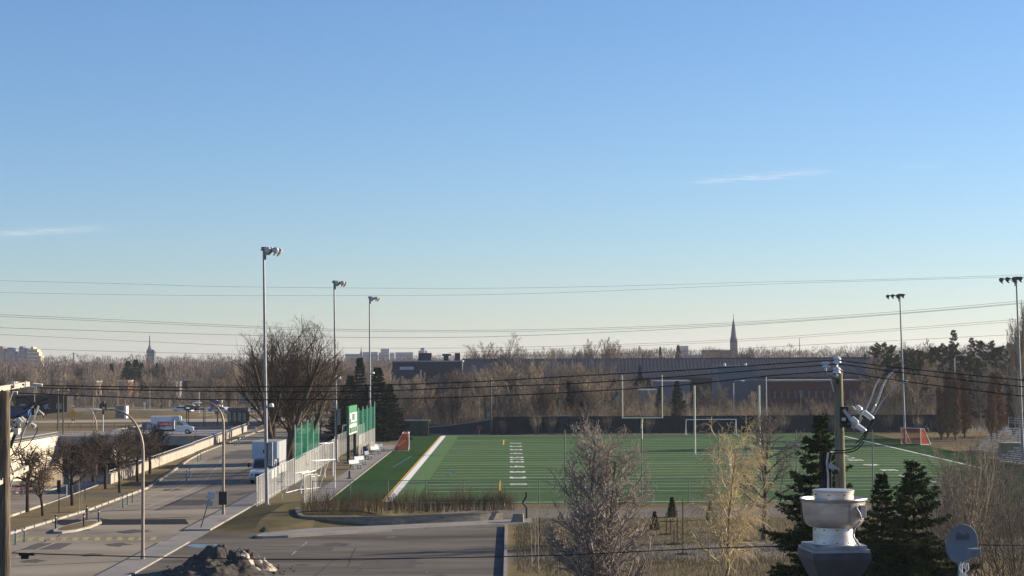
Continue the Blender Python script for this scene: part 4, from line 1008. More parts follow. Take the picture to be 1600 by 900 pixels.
MB().box((0, 0, 1.2), (2.0, 2, 2.4)).build('wall', mat('beige_booth_wall', (.3, .27, .22), None, 2, .8), t); MB().box((1.02, -.3, 1.2), (.4, 2.2, 2.5)).build('white_side', white_p, t); MB().box((-.2, -1.02, 1.5), (.6, .05, .9)).build('window', glass_d, t); MB().box((0, 0, 2.45), (2.6, 2.5, .1)).build('roof', conc_d, t)
# grass bank
g = MB(); bx0, bx1 = XD(60, 385), XD(330, 385)
for i in range(24):
    for j in range(8):
        f = lambda u, v: (bx0+(bx1-bx0)*u, 374+18*v, .02+1.3*math.sin(math.pi*min(1, max(0, v)))*math.sin(math.pi*u)**.5)
        g.quad(f(i/24, j/8), f((i+1)/24, j/8), f((i+1)/24, (j+1)/8), f(i/24, (j+1)/8))
tag(g.build('grass_bank', grass_dry, smooth=True), kind='structure')
t = thing('blue_container', 'blue container behind the poles at the far left', 'container', Vector((XD(30, 372), 372, 0)))
MB().box((0, 0, 1.3), (4.2, 2.5, 1.6)).build('body', mat('bright_blue_container', (.018, .06, .19), (.015, .05, .15), 2, .5), t); MB().box((0, 0, 2.3), (5.5, 2.8, .5)).build('roof', darkg, t); MB().box((0, 0, .25), (4.2, 2.4, .5)).build('base', dark, t)
t = thing('low_building', 'low dark building behind the poles at far left', 'building', Vector((XD(70, 400), 400, 0)))
MB().box((0, 0, 2.0), (11, 6, 4.0)).build('wall', mat('dark_brown_wall', (.05, .045, .045), None, 2, .9), t); MB().box((0, 0, 4.1), (11.4, 6.4, .2)).build('roof', darkg, t)
for k in range(4): MB().box((-4+k*2.6, -3.03, 1.8), (1.2, .06, 1.2)).build('window', glass_b, t)
# ------------------------------------------------------------------ buildings
def bldg(name, lb, px0, px1, D, ytop, wm, depth=14, cat='building', roof=None, roof_over=.3, win=None, group=None, rt=.3):
    x0, x1 = XD(px0, D), XD(px1, D); zt = ZD(ytop, D, (px0+px1)/2); c = Vector(((x0+x1)/2, D, 0)); w_ = x1-x0
    t = thing(name, lb, cat, c, group=group)
    MB().box((0, depth/2, zt/2), (w_, depth, zt)).build('wall', wm, t)
    MB().box((0, depth/2, zt+rt/2+.003), (w_+roof_over, depth+roof_over, rt)).build('roof', roof or darkg, t)
    if win:
        rows, cols, ww, wh, m_ = win
        for i in range(rows):
            z = zt*(i+.6)/rows
            if rows > 3: MB().box((0, -.03, z), (w_*.86, .08, wh)).build('window_band', m_, t); continue
            for j in range(cols): MB().box((-w_/2+w_*(j+.5)/cols, -.03, z), (ww, .08, wh)).build('window', m_, t)
    return t, c, w_, zt
dkb = mat('charcoal_cladding', (.035, .042, .062), (.03, .036, .052), .3, .7)
t, c, w_, zt = bldg('arena_building', 'dark flat-roofed building with rooftop units behind the far left of the pitch', 613, 722, 420, 565.5, dkb, 30, roof=mat('pale_roof_edge', (.30, .33, .36), None, 2, .6))
MB().box((-w_*.5+3.2, -1.5, zt*.5-.5), (6.5, 3, zt-2.6)).build('annexe', mat('navy_annexe', (.03, .045, .075), None, 1, .7), t)
MB().box((-w_*.5+6.6, -3.1, zt*.5-.5), (.3, .25, zt-2.6)).build('pale_pipe', steel_l, t)
MB().box((-.8, 8, zt+1.1), (3.0, 3, 1.9)).build('rooftop_unit', dkb, t); MB().box((4.1, 6, zt+.9), (1.1, 1.2, 1.2)).build('duct', darkg, t)
MB().box((4.2, 6, zt+1.6), (2.0, 1.6, .45)).build('duct_hood', darkg, t); MB().box((6.7, 6, zt+1.15), (1.2, 1.5, 1.7)).build('chimney_stack', mat('maroon_stack', (.09, .05, .06), None, 2, .8), t)
MB().box((-4.6, -.06, zt-1.4), (3.2, .1, .7)).build('vent_panel', steel_l, t)
# long ribbed hall: roof slope faces us, standing seams
D = 430.0
rib = mat('ribbed_metal_roof', (.145, .122, .108), (.12, .102, .092), .5, .7, .0)
x0, x1 = XD(722, D), XD(1372, D); zt = ZD(560.5, D, 1050); zb = ZD(590, D-10, 1050)
t = thing('long_hall', 'long low hall with dark ribbed metal roof behind the trees', 'building', Vector((x0, D, 0))); L = x1-x0
q = MB(); q.quad((0, -10, zb), (L, -10, zb), (L, 6, zt-.15), (0, 6, zt+.25)); q.quad((0, -9.7, zb-.25), (0, 6, zt), (L, 6, zt-.4), (L, -9.7, zb-.25)); q.build('roof', rib, t)
q = MB(); k = 0.0
while k < L:
    zt_ = zt+.25-.4*k/L
    q.quad((k, -10.02, zb+.02), (k+.09, -10.02, zb+.02), (k+.09, 6, zt_+.05), (k, 6, zt_+.05)); q.quad((k, -10, zb), (k, -10, zb+.16), (k, 6, zt_+.16), (k, 6, zt_)); k += .85
q.build('roof_seams', mat('dark_roof_seam', (.07, .062, .058), None, 1, .7), t)
MB().box((L/2, 6.1, zt-.1), (L, .3, .5)).build('ridge_edge', darkg, t)
MB().box((L/2, -2, zb/2-.2), (L-1, 15, zb-.4)).build('wall', mat('brown_hall_wall', (.07, .055, .05), None, .5, .9), t)
bldg('brick_building', 'dark red brick building right of the blue grey factory', 1205, 1345, 372, 596, mat('dark_red_brick', (.13, .055, .05), (.10, .045, .042), 1, .9), 10, roof=mat('pale_eave', (.30, .29, .27), None, 1, .7), win=(1, 13, .45, 1.5, mat('dull_window_frames', (.16, .15, .15), None, 2, .6)))
bgf = mat('blue_grey_cladding', (.12, .155, .19), (.10, .13, .165), .4, .7)
t, c, w_, zt = bldg('factory_building', 'blue grey factory with rooftop vents left of the brick building', 1122, 1182, 395, 574, bgf, 12, roof=bgf, win=None)
for k in (-.3, .25): MB().lathe([(.001, .6), (.3, .55), (.3, 0)], 10, (w_*k, 2, zt+.3)).build('roof_vent', porc, t)
MB().box((1.0, -2.0, 3.4), (w_*1.05, 4, 6.8)).build('lower_wing', mat('slate_wing', (.085, .11, .14), None, .5, .7), t)
bldg('storage_shed', 'small blue grey shed behind the dark conifer hedge', 1026, 1078, 352, 597, bgf, 8, roof=mat('pale_shed_roof', (.32, .33, .34), None, 1, .6))
bldg('small_house', 'small pale roofed house half hidden in the trees behind the gridiron goal', 1000, 1024, 345, 611, conc_d, 6, roof=mat('light_grey_roof', (.4, .41, .42), None, 1, .6))
for px0, px1, D, yt, c1, lb in ((10, 24, 560, 598, (.45, .40, .3), 'pale flat house farthest left behind the near crossarm'), (126, 150, 560, 597, (.2, .18, .16), 'grey low house in the trees left of the evergreens'), (182, 200, 580, 596, (.26, .13, .09), 'small brick house below the round evergreen'),
                                (262, 276, 560, 598, (.5, .5, .5), 'white low house right of the evergreens'), (286, 318, 600, 595, (.06, .065, .08), 'dark flat house in the trees left of the big bare tree'), (98, 112, 540, 598, (.42, .39, .34), 'cream low house in the far-left trees'),
                                (700, 716, 380, 596, (.25, .26, .27), 'small grey cabin in the brush below the dark building')):
    bldg('house', lb, px0, px1, D, yt, mat('house_wall_%d' % px0, c1, None, 1, .9), 8, 'house', roof=mat('pale_flat_roof', (.42, .43, .43), None, 1, .7), win=(1, 3, .9, 1.0, glass_d), group='low houses among the far trees')
# church spire
D = 1000.0; c = Vector((XD(1147, D), D, 0)); t = thing('church', 'distant church with tall slender spire above the tree line', 'church', c)
zt = ZD(497, D, 1147); zb = ZD(535, D, 1147); sl = mat('slate_spire', (.12, .13, .17), None, .3, .7)
q = MB(); q.lathe([(.12, zt), (1.0, zb+8), (1.9, zb)], 8); q.build('spire', sl, t); MB().box((0, 0, zb/2), (3.6, 3.6, zb)).build('tower', mat('church_stone', (.26, .21, .18), None, .4, .9), t)
for s in (-1, 1):
    for s2 in (-1, 1): MB().lathe([(.05, zb+3.0), (.45, zb)], 4, (s*1.5, s2*1.5, 0)).build('pinnacle', sl, t)
MB().tube([(0, 0, zt-.3), (0, 0, zt+2)], .12, 6).build('cross', darkg, t)
x0, x1 = -26, 10; q = MB(); q.box(((x0+x1)/2, 12, 4.5), (x1-x0, 12, 9)); q.build('nave', mat('nave_stone', (.25, .17, .14), None, .4, .9), t)
q = MB(); q.quad((x0, 5.5, 9), (x1, 5.5, 9), (x1, 12, 13), (x0, 12, 13)); q.quad((x0, 18.5, 9), (x0, 12, 13), (x1, 12, 13), (x1, 18.5, 9)); q.quad((x0, 5.5, 9), (x0, 12, 13), (x0, 18.5, 9)); q.quad((x1, 5.5, 9), (x1, 12, 13), (x1, 18.5, 9)); q.build('nave_roof', sl, t)
# tower block with antenna
D = 1500.0; c = Vector((XD(236, D), D, 0)); t = thing('antenna_tower', 'dark square tower with tall pointed antenna on the left skyline', 'tower', c)
tw = mat('dark_blue_tower', (.055, .07, .10), (.07, .085, .115), .1, .7); zt = ZD(548.5, D, 236)
MB().box((0, 0, zt/2), (6.2, 6.2, zt)).build('wall', tw, t); MB().lathe([(.25, ZD(524, D, 236)), (.6, zt+5), (1.6, zt+1.6), (3, zt)], 8, (-1.2, 0, 0)).build('antenna', tw, t); MB().box((1.2, 0, zt+.6), (2.4, 3, 1.2)).build('plant_room', tw, t)
for k in range(6): MB().box((0, -3.13, zt-2-k*3), (5.6, .08, 1.2)).build('window_band', glass_b, t)
# far left apartment blocks (stepped)
D = 1900.0
def stepped(lb, px, parts, m_, wm=None):
    t = thing('apartment_block', lb, 'apartment block', Vector((XD(px, D), D, 0)), group='apartment blocks on the far left skyline'); k = 0
    for a, b, yt in parts:
        xa, xb = XD(a, D)-XD(px, D), XD(b, D)-XD(px, D); zt = ZD(yt, D, a)
        MB().box(((xa+xb)/2, k*.7, zt/2), (xb-xa, 12, zt)).build('wall', m_, t)
        z = zt-2.2
        while z > 8: MB().box(((xa+xb)/2, -6.05+k*.7, z), ((xb-xa)*.8, .15, 1.3)).build('window_band', wm or glass_b, t); z -= 3.2
        k += 1
stepped('brownish red narrow apartment tower at the far left edge of the skyline', 4, [(-2, 9, 545), (2, 6, 541)], mat('reddish_tower', (.24, .13, .13), None, .2, .8))
stepped('blue grey stepped apartment block second from the left on the skyline', 18, [(10, 26, 549), (13, 22, 543)], mat('blue_grey_tower', (.13, .15, .22), None, .2, .8))
stepped('dark blue stepped apartment tower left of the cream block', 36, [(28, 44, 552), (31, 42, 544), (32, 37, 541)], mat('indigo_tower', (.09, .11, .18), None, .2, .8))
stepped('sunlit cream stepped apartment block at the far left', 54, [(42, 66, 556), (43, 63, 550), (44, 60, 545.5), (49, 53.5, 542)], mat('cream_tower', (.62, .50, .33), None, .2, .8), mat('brown_windows', (.22, .15, .10), None, 2, .6))
D = 2400.0; t = thing('suspension_bridge_tower', 'far bridge pylon with sloping cables on the left horizon', 'pylon', Vector((XD(115, D), D, 0))); zt = ZD(551, D, 115)
MB().box((0, 0, zt/2), (1.8, 2, zt)).build('pylon', mat('grey_blue_pylon', (.2, .22, .26), None, 1, .8), t); q = MB()
for s in (-1, 1): q.tube([(0, 0, zt), (s*14, 0, zt-9)], .25, 4)
q.build('cable', mat('grey_blue_pylon', ()), t)
# centre skyline city blocks
D = 2300.0; cols = [(.17, .19, .26), (.20, .22, .29), (.16, .18, .25), (.24, .27, .34), (.18, .20, .27)]
for i, (a, b, yt, lb) in enumerate([(540, 562, 554, 'low blue grey block at the left of the city skyline'), (567, 590, 551, 'long blue grey block right of the small far spire'), (592, 616, 552, 'flat blue block in the middle of the city skyline'), (595, 608, 546, 'pale taller block rising in the middle of the city skyline'),
                                  (618, 645, 551.5, 'rounded blue grey apartment block left of the dark building'), (654, 667, 549, 'pale tower just above the dark building roof'), (657, 663, 544.5, 'slim tower top rising behind the pale tower')]):
    bldg('city_block', lb, a, b, D-i*15, yt, mat('city_wall_%d' % i, cols[i % 5], None, .05, .8), 20, 'city block', roof=mat('city_wall_%d' % i, ()), win=(9, max(3, int((b-a)/3)), 1.6, 1.5, glass_b), group='distant city skyline blocks', rt=.8)
c = Vector((XD(564.5, D), D, 0)); t = thing('distant_spire', 'tiny dark spire on the city skyline', 'spire', c); MB().lathe([(.1, ZD(541, D, 564)), (1.2, ZD(551, D, 564))], 6).build('spire', tw, t); MB().box((0, 0, ZD(551, D, 564)/2), (3, 3, ZD(551, D, 564))).build('tower', tw, t)
D = 900.; t = thing('radio_mast', 'thin mast above the trees on the right skyline', 'mast', Vector((XD(1250, D), D, 0))); MB().tube([(0, 0, 0), (0, 0, ZD(528, D, 1250))], [.3, .12], 6).build('mast', darkg, t)
bldg('far_block', 'low reddish roofed block beside the church spire', 1100, 1145, 950, 548, mat('far_reddish_wall', (.2, .12, .10), None, .2, .9), 12)
bldg('far_block', 'small pale blue block on the skyline right of the small fir', 1063, 1076, 1700, 541, mat('far_pale_blue_wall', (.3, .36, .42), None, .2, .9), 12)
# tennis windbreak
t = thing('windbreak_net', 'teal green windbreak netting in the brush left of the gridiron goal', 'net', Vector((XD(954, 310), 310, 0)))
MB().box((0, 0, 4.4), (3.6, .06, 2.9)).build('netting', mat('teal_net', (.025, .13, .12), None, 1, .9), t)
for s in (-1.8, 1.8): MB().tube([(s, .1, 0), (s, .1, 6)], .06, 6).build('post', darkg, t)

# ------------------------------------------------------------------ near wooden poles, insulators, cables
def tilt_m(v): return Vector(v).normalized().to_track_quat('Z', 'Y').to_matrix()
def insulator(parent, c, v, n=5, r=.05, L=.32, nm='insulator'):
    pr = [(.001, 0), (r*.45, 0)]
    for k in range(n): pr += [(r*.3, L*(k+.2)/n), (r, L*(k+.45)/n), (r*.9, L*(k+.55)/n), (r*.3, L*(k+.6)/n)]
    pr += [(r*.4, L), (.001, L)]
    return MB().lathe(pr, 10, c, tilt_m(v)).build(nm, porc, parent, smooth=False)
DL = 50.0; bL = Vector((XD(9, DL), DL, 0)); hL = ZD(611, DL, 8)
t = thing('utility_pole', 'weathered wooden utility pole with crossarms and insulators at the left edge', 'utility pole', bL)
MB().tube([(0, 0, 0), (-.02, 0, hL*.5), (-.03, 0, hL)], [.21, .18, .145], 16).build('pole', wood, t, smooth=True)
def rel(px, py, D=DL, o=bL): return W(px, py, D)-o
def arm(a, b, th=.115, m_=armwood, par=None, nm='crossarm'):
    a, b = Vector(a), Vector(b); v = b-a; c_ = (a+b)/2; L = v.length
    q = MB(); q.box((0, 0, 0), (th, th, L)); M_ = v.normalized().to_track_quat('Z', 'Y').to_matrix(); q.v = [tuple(c_+M_ @ Vector(p)) for p in q.v]
    return q.build(nm, m_, par)
# arms run mostly away from us, seen end-on from the front
arm(rel(-30, 612, 49.0), rel(43, 600, 52.0), .13, par=t); arm(rel(-30, 620, 48.8), rel(27, 602, 51.8), .12, par=t)
arm(rel(-22, 763, 49.0), rel(41, 731, 51.4), .14, par=t); arm(rel(-30, 680, 49.2), rel(34, 655, 51.3), .12, par=t); arm(rel(-30, 700, 49.0), rel(30, 672, 51.5), .12, par=t)
q = MB(); q.tube([rel(6, 632), rel(-6, 610)], .02, 6); q.tube([rel(12, 634), rel(20, 612)], .02, 6); q.tube([rel(16, 762), rel(9, 747)], .018, 6); q.tube([rel(16, 762), rel(22, 744)], .018, 6); q.build('arm_brace', steel_l, t)
for x, y_ in ((22, 604), (40, 603), (12, 607)): insulator(t, rel(x, y_+2, 50.9), (0, 0, 1), 3, .07, .17)
for a, b in (((52, 601), (67, 602)), ((46, 606), (58, 606)), ((20, 614), (28, 614))):
    pa, pb = rel(*a, 51.5), rel(*b, 51.5); insulator(t, pa, pb-pa, 8, .05, (pb-pa).length, 'strain_insulator')
for (ax, ay), (bx, by) in (((57, 641), (68, 649)), ((49, 663), (56, 667)), ((33, 652), (43, 661)), ((10, 680), (17, 686)), ((20, 668), (29, 677)), ((27, 672), (31, 679))):
    pa, pb = rel(ax, ay, 50.6), rel(bx, by, 50.6); insulator(t, pa, pb-pa, 6, .06, (pb-pa).length, 'cutout')
for (ax, ay), (bx, by), m_ in (((7, 690), (14, 667), galv), ((33, 682), (40, 664), galv), ((22, 675), (31, 648), darkg), ((44, 664), (52, 650), galv), ((13, 666), (32, 664), galv), ((2, 700), (6, 662), darkg), ((16, 700), (27, 668), darkg)):
    MB().tube([rel(ax, ay, 50.4), rel(bx, by, 50.4)], .045, 8).build('fuse_tube', m_, t)
for k, (cx, cy) in enumerate(((8, 664), (21, 661), (30, 658), (14, 672), (26, 674))): MB().box(rel(cx, cy, 50.2), (.16, .18, .13), ry=.4*k).build('bracket', steel_l, t)
for P_ in ([(34, 671), (48, 655), (53, 640), (62, 628), (76, 622)], [(52, 632), (58, 640), (66, 648), (68, 652)], [(76, 624), (77, 632), (74, 640), (71, 644)], [(40, 664), (44, 652), (50, 640), (60, 634), (75, 630)], [(12, 668), (24, 652), (40, 644), (55, 628)], [(24, 622), (40, 622), (52, 630), (58, 640)],
           [(14, 716), (26, 702), (32, 690), (34, 680)], [(10, 717), (30, 705), (44, 695), (57, 676), (58, 668)], [(16, 690), (22, 708), (28, 712)], [(36, 640), (46, 634), (52, 630), (70, 640), (72, 650)]):
    MB().tube(crom([rel(x, y_, 50.5+.02*i) for i, (x, y_) in enumerate(P_)], 6), .014, 6).build('jumper_wire', cable, t)
for P_ in ([(48, 658), (54, 650), (60, 634)],): MB().tube(crom([rel(x, y_, 50.3) for x, y_ in P_], 6), .03, 6).build('conduit', steel_l, t)
for x, y_ in ((36, 601), (3, 611), (20, 605), (38, 733), (20, 741), (2, 749), (22, 660), (8, 690)): MB().lathe([(.001, -.02), (.03, -.02), (.03, .0)], 8, rel(x, y_, 49.6), Matrix.Rotation(math.pi/2, 3, 'X')).build('bolt', darkg, t)

DR = 58.0; bR = Vector((XD(1315, DR), DR, 0)); topR = W(1309.5, 577, DR)
t = thing('utility_pole', 'greenish wooden utility pole standing behind the metal exhaust fan', 'utility pole', bR)
tv = topR-bR
MB().tube([(0, 0, 0), tuple(tv*.5), tuple(tv)], [.20, .175, .135], 18).build('pole', wood_g, t, smooth=True)
def rr_(px, py, D=DR): return W(px, py, D)-bR
def ridge_ins(c):
    pr = [(.001, .20), (.05, .20), (.11, .16), (.13, .11), (.07, .10), (.12, .05), (.13, .01), (.05, 0), (.03, -.1), (.001, -.1)]
    return MB().lathe(pr, 14, c).build('insulator', porc, t, smooth=True)
ridge_ins(rr_(1308, 567)); ridge_ins(rr_(1290, 574)); ridge_ins(rr_(1307.5, 583, 57.8))
q = MB(); q.tube([rr_(1307, 577, 57.8), rr_(1308, 568)], .025, 6); q.tube([rr_(1290, 578), rr_(1292, 584), rr_(1300, 586, 57.8), rr_(1308, 590, 57.8)], .03, 6); q.build('insulator_bracket', galv, t)
q = MB(); q.tube([rr_(1296, 587), rr_(1307, 597, 57.8)], .035, 6); q.build('wooden_brace', wood_g, t)
MB().box(rr_(1308.5, 596, 57.8), (.1, .06, .16)).build('clamp', dark, t); q = MB(); q.tube([rr_(1297, 588), rr_(1303, 612, 57.82)], .02, 6); q.build('arm_brace', steel_l, t); MB().tube([rr_(1307, 596, 57.8), rr_(1305, 616, 57.8)], .02, 6).build('strap', dark, t)
MB().box(rr_(1319, 648, 57.8), (.22, .2, .5)).build('pole_bracket', dark, t); MB().box(rr_(1318, 655, 57.7), (.12, .1, .1)).build('bright_clamp', steel_l, t); MB().box(rr_(1318, 662, 57.8), (.2, .2, .22)).build('lower_bracket', dark, t)
arm(rr_(1318, 640, 57.7), rr_(1336, 664, 57.7), .10, galv, t, 'cutout_arm'); arm(rr_(1324, 655, 57.9), rr_(1342, 655, 57.9), .07, darkg, t, 'cutout_arm')
q = MB(); q.tube([rr_(1320, 636), rr_(1333, 635), rr_(1337, 641)], .022, 6); q.tube([rr_(1327, 650), rr_(1333, 643), rr_(1345, 646)], .022, 6); q.tube([rr_(1334, 670), rr_(1342, 656), rr_(1350, 640)], .03, 6); q.tube([rr_(1341, 664), rr_(1347, 652)], .03, 6); q.build('bracket_rods', galv, t)
for (ax, ay), (bx, by) in (((1338, 635), (1346, 641)), ((1349, 643), (1364, 655)), ((1330, 653), (1340, 661)), ((1338, 664), (1353, 675))):
    pa, pb = rr_(ax, ay, 57.7), rr_(bx, by, 57.7); v = pb-pa
    MB().lathe([(.001, 0), (.06, 0), (.085, .03), (.085, v.length-.05), (.06, v.length), (.001, v.length)], 12, pa, tilt_m(v)).build('arrester', porc, t, smooth=False)
for a, b in (((1364, 655), (1353, 678)), ((1365, 656), (1356, 674)), ((1352, 675), (1350, 680))): MB().tube([rr_(*a, 57.6), rr_(*b, 57.6)], .035, 8).build('fuse_tube', dark, t)
MB().lathe([(.001, .12), (.1, .1), (.1, 0), (.001, 0)], 10, rr_(1327, 668, 57.8)).build('junction', dark, t)
for P_, r_, m_ in (([(1353, 640), (1361, 622), (1368, 602), (1374, 592)], .022, steel_l), ([(1362, 645), (1371, 626), (1379, 604), (1387, 589), (1397, 579)], .034, steel_l), ([(1366, 648), (1378, 628), (1394, 608), (1408, 598)], .018, galv),
                   ([(1352, 680), (1346, 690), (1336, 700), (1318, 704)], .018, cable), ([(1350, 678), (1343, 688), (1337, 692)], .016, cable), ([(1355, 678), (1346, 696), (1330, 706), (1300, 708)], .018, cable), ([(1318, 704), (1298, 704), (1290, 708), (1287, 720)], .016, cable),
                   ([(1386, 590), (1396, 579), (1403, 578)], .02, galv)):
    MB().tube(crom([rr_(x, y_, 57.6) for x, y_ in P_], 6), r_, 8).build('jumper_wire', m_, t, smooth=True)
for i, x in enumerate((1285, 1289, 1293, 1297)): MB().tube(crom([rr_(x+1, 707, 57.6), rr_(x-1, 722, 57.6), rr_(x+.8, 745, 57.6), rr_(x, 790, 57.6)], 5), .045, 8).build('cable_drop', cable if i != 2 else steel_l, t)
MB().box(rr_(1302, 731, 57.5), (.36, .2, .16), ry=.6).build('meter_box', galv, t); MB().box(rr_(1306, 737, 57.4), (.12, .12, .14)).build('clamp_box', dark, t)

def wire(lb, P_, r_, m_=cable, cat='cable', group=None, n=8):
    pts = crom(P_, n); t = MB().tube(pts, r_, 6, False).build('overhead_wire', m_, smooth=True)
    return tag(t, lb, cat, group)
def pw(lst, D0, D1, xa, xb): return [W(x, y_, D0+(D1-D0)*(x-xa)/(xb-xa)) for x, y_ in lst]
gw = 'power cables between the two wooden poles'
wire('upper overhead power cable strung between the two wooden poles', pw([(67, 602.5), (300, 605), (560, 602.3), (740, 596.5), (900, 587.5), (1060, 579), (1200, 569.5), (1307, 562.5)], 51.5, 58, 67, 1307), .017, group=gw)
wire('middle overhead power cable strung between the two wooden poles', pw([(58, 606), (340, 611.5), (560, 611.5), (740, 605), (900, 599), (1060, 588.5), (1200, 577), (1290, 570.5)], 51.5, 58, 58, 1290), .017, group=gw)
wire('lower overhead power cable strung between the two wooden poles', pw([(28, 614), (160, 619.5), (340, 624.5), (617, 623), (770, 618.5), (900, 612.5), (1060, 602), (1200, 587.5), (1307, 579.5)], 51.5, 58, 28, 1307), .017, group=gw)
gr_ = 'power cables leaving the right pole'
wire('upper power cable leaving the greenish pole to the right', pw([(1307, 562.5), (1400, 574), (1500, 584.5), (1600, 594), (1720, 604)], 58, 52, 1307, 1720), .017, group=gr_)
wire('middle power cable leaving the greenish pole to the right', pw([(1290, 570.5), (1320, 570), (1400, 581), (1500, 593), (1600, 604.5), (1720, 616)], 58, 52, 1290, 1720), .017, group=gr_)
wire('lower power cable leaving the greenish pole to the right', pw([(1307, 579.5), (1400, 594), (1500, 607), (1600, 619), (1720, 632)], 58, 52, 1307, 1720), .017, group=gr_)
wire('low black service cable crossing the whole view near the bottom', pw([(19, 864), (250, 870.5), (500, 874), (850, 868), (1100, 857), (1250, 853), (1400, 851.5), (1600, 852), (1760, 855)], 49.8, 56, 19, 1760), .016)
t = thing('cable_splice', 'dark splice box hanging on the low cable near the left wooden pole', 'splice', W(42, 866, 49.9)); q = MB().box((0, 0, 0), (.42, .09, .07)).box((-.05, 0, -.08), (.2, .09, .09)); q.build('body', cable, t)
gh = 'high-voltage lines across the sky'
for lst, lb, r_ in (([(-60, 437), (200, 443.5), (400, 448.5), (800, 450), (1200, 440.5), (1400, 436), (1640, 428)], 'highest power line crossing the sky', .022), ([(-60, 456), (200, 460.5), (420, 462), (800, 459.5), (1200, 444), (1400, 438), (1640, 431)], 'second highest power line crossing the sky', .022),
                  ([(-60, 488), (0, 491.5), (200, 500.5), (400, 510), (560, 515), (800, 515.5), (1100, 506.5), (1400, 487), (1640, 466)], 'third power line down, upper wire of the close pair', .03), ([(-60, 491.5), (0, 494.5), (200, 503.5), (400, 512.5), (560, 517.5), (800, 518), (1100, 509), (1400, 489.8), (1640, 469)], 'fourth power line down, lower wire of the close pair', .03),
                  ([(-60, 510), (0, 512), (370, 523.5), (600, 527.5), (800, 525), (1100, 511.5), (1400, 491), (1640, 470.5)], 'fifth power line down, sagging across the middle', .035), ([(-60, 519.5), (0, 522.5), (360, 539.5), (600, 544), (850, 541.5), (1140, 531), (1400, 513.5), (1640, 495)], 'sixth power line down, just above the tree line', .028),
                  ([(700, 551), (850, 545.5), (1140, 534), (1400, 516.5), (1640, 498)], 'seventh power line, close under the sixth on the right', .025), ([(-60, 542), (0, 544), (350, 553), (700, 556), (1000, 552), (1300, 537), (1640, 520)], 'lowest power line skimming the treetops', .03)):
    wire(lb, [W(x, y_, 350) for x, y_ in lst], r_, wire_h, 'power line', gh)

# ------------------------------------------------------------------ roof, exhaust fan and dish near the camera
RZ = 8.25
t = thing('roof_building', 'flat gravel roof of the building under the exhaust fan and the dish', 'building', (5.2, 20, 0))
MB().box((0, 0, RZ/2-.05), (16, 11, RZ-.1)).build('wall', mat('buff_brick', (.3, .24, .18), None, 2, .9), t)
MB().box((0, 0, RZ-.05), (15.98, 10.98, .1)).build('roof', mat('roof_membrane', (.14, .14, .14), None, 2, .9), t)
DF = 21.5; pxm = DF/FPX; fc = Vector((XD(1300, DF), DF, RZ)); z_ = lambda py: ZD(py, DF, 1300)-RZ
t = thing('exhaust_fan', 'silver spun-metal rooftop exhaust fan with bowl, cap and side switch', 'exhaust fan', fc)
rb = 50.5*pxm; rc = 32*pxm
bowl = MB(); bowl.lathe([(31*pxm, z_(822)), (38*pxm, z_(822)), (42*pxm, z_(819)), (45.5*pxm, z_(814)), (47*pxm, z_(806)), (48.3*pxm, z_(792)), (49.3*pxm, z_(783)), (51.5*pxm, z_(781)), (52.2*pxm, z_(779)), (51.5*pxm, z_(777.5)), (49.5*pxm, z_(778.5)), (47.5*pxm, z_(784)), (46*pxm, z_(800)), (40*pxm, z_(815)), (20*pxm, z_(819))], 64)
bowl.build('bowl', spun, t, smooth=True)
capm = MB(); capm.lathe([(.001, z_(764.6)), (20*pxm, z_(764.7)), (31*pxm, z_(765)), (32.4*pxm, z_(765.5)), (32.4*pxm, z_(767.5)), (31.6*pxm, z_(768)), (31.6*pxm, z_(800)), (.001, z_(800))], 64); cp = capm.build('motor_cap', spun, t, smooth=True)
for o_ in (bowl, ): pass
MB().lathe([(31.5*pxm, z_(822)), (32*pxm, z_(824)), (32*pxm, z_(843)), (33.5*pxm, z_(849)), (36*pxm, z_(850))], 64).build('wind_band_base', spun, t, smooth=True)
zc = z_(850); hwx = 47*pxm
q = MB()
for k in range(3): a = 2*math.pi*k/3-1.2; q.tube([(math.cos(a)*48.2*pxm, math.sin(a)*48.2*pxm, z_(815)), (math.cos(a)*50.2*pxm, math.sin(a)*50.2*pxm, z_(784))], .004, 5)
q.build('bowl_seam', mat('dull_seam', (.22, .2, .19), None, 3, .6), t); q = MB()
for k in range(8):
    a = 2*math.pi*k/8+.4
    for py in (772, 797): q.lathe([(.001, .008), (.008, .006), (.009, 0)], 6, (math.cos(a)*32*pxm, math.sin(a)*32*pxm, z_(py)), tilt_m((math.cos(a), math.sin(a), 0)))
q.build('cap_screws', dark, t)
q = MB(); q.box((0, 0, zc-.02), (2*41*pxm, 2*41*pxm, .05), R(6)); q.box((0, 0, zc-.055), (2*44.5*pxm, 2*44.5*pxm, .035), R(6)); q.build('base_plate', sheetm, t)
# tapering curb below
def ring(h, z): return [Matrix.Rotation(R(6), 3, 'Z') @ Vector((sx*h, sy*h, z)) for sx, sy in ((-1, -1), (1, -1), (1, 1), (-1, 1))]
A_ = ring(46*pxm, zc-.075); A2 = ring(46*pxm, zc-.15); B_ = ring(31*pxm, z_(905)); C_ = ring(31*pxm, 0); q = MB()
for k in range(4):
    j = (k+1) % 4; q.quad(A_[k], A_[j], A2[j], A2[k]); q.quad(A2[k], A2[j], B_[j], B_[k]); q.quad(B_[k], B_[j], C_[j], C_[k])
q.quad(*A_); q.build('curb', mat('grimy_sheet_metal', (.085, .09, .10), (.055, .058, .066), 4, .55, .3), t)
q = MB()
for k in range(10):
    a = 2*math.pi*k/10+.3
    for py in (826, 846): q.lathe([(.001, .008), (.008, .006), (.009, 0)], 6, (math.cos(a)*32.2*pxm, math.sin(a)*32.2*pxm, z_(py)), tilt_m((math.cos(a), math.sin(a), 0)))
q.build('rivet', dark, t)
sw = rel if False else None
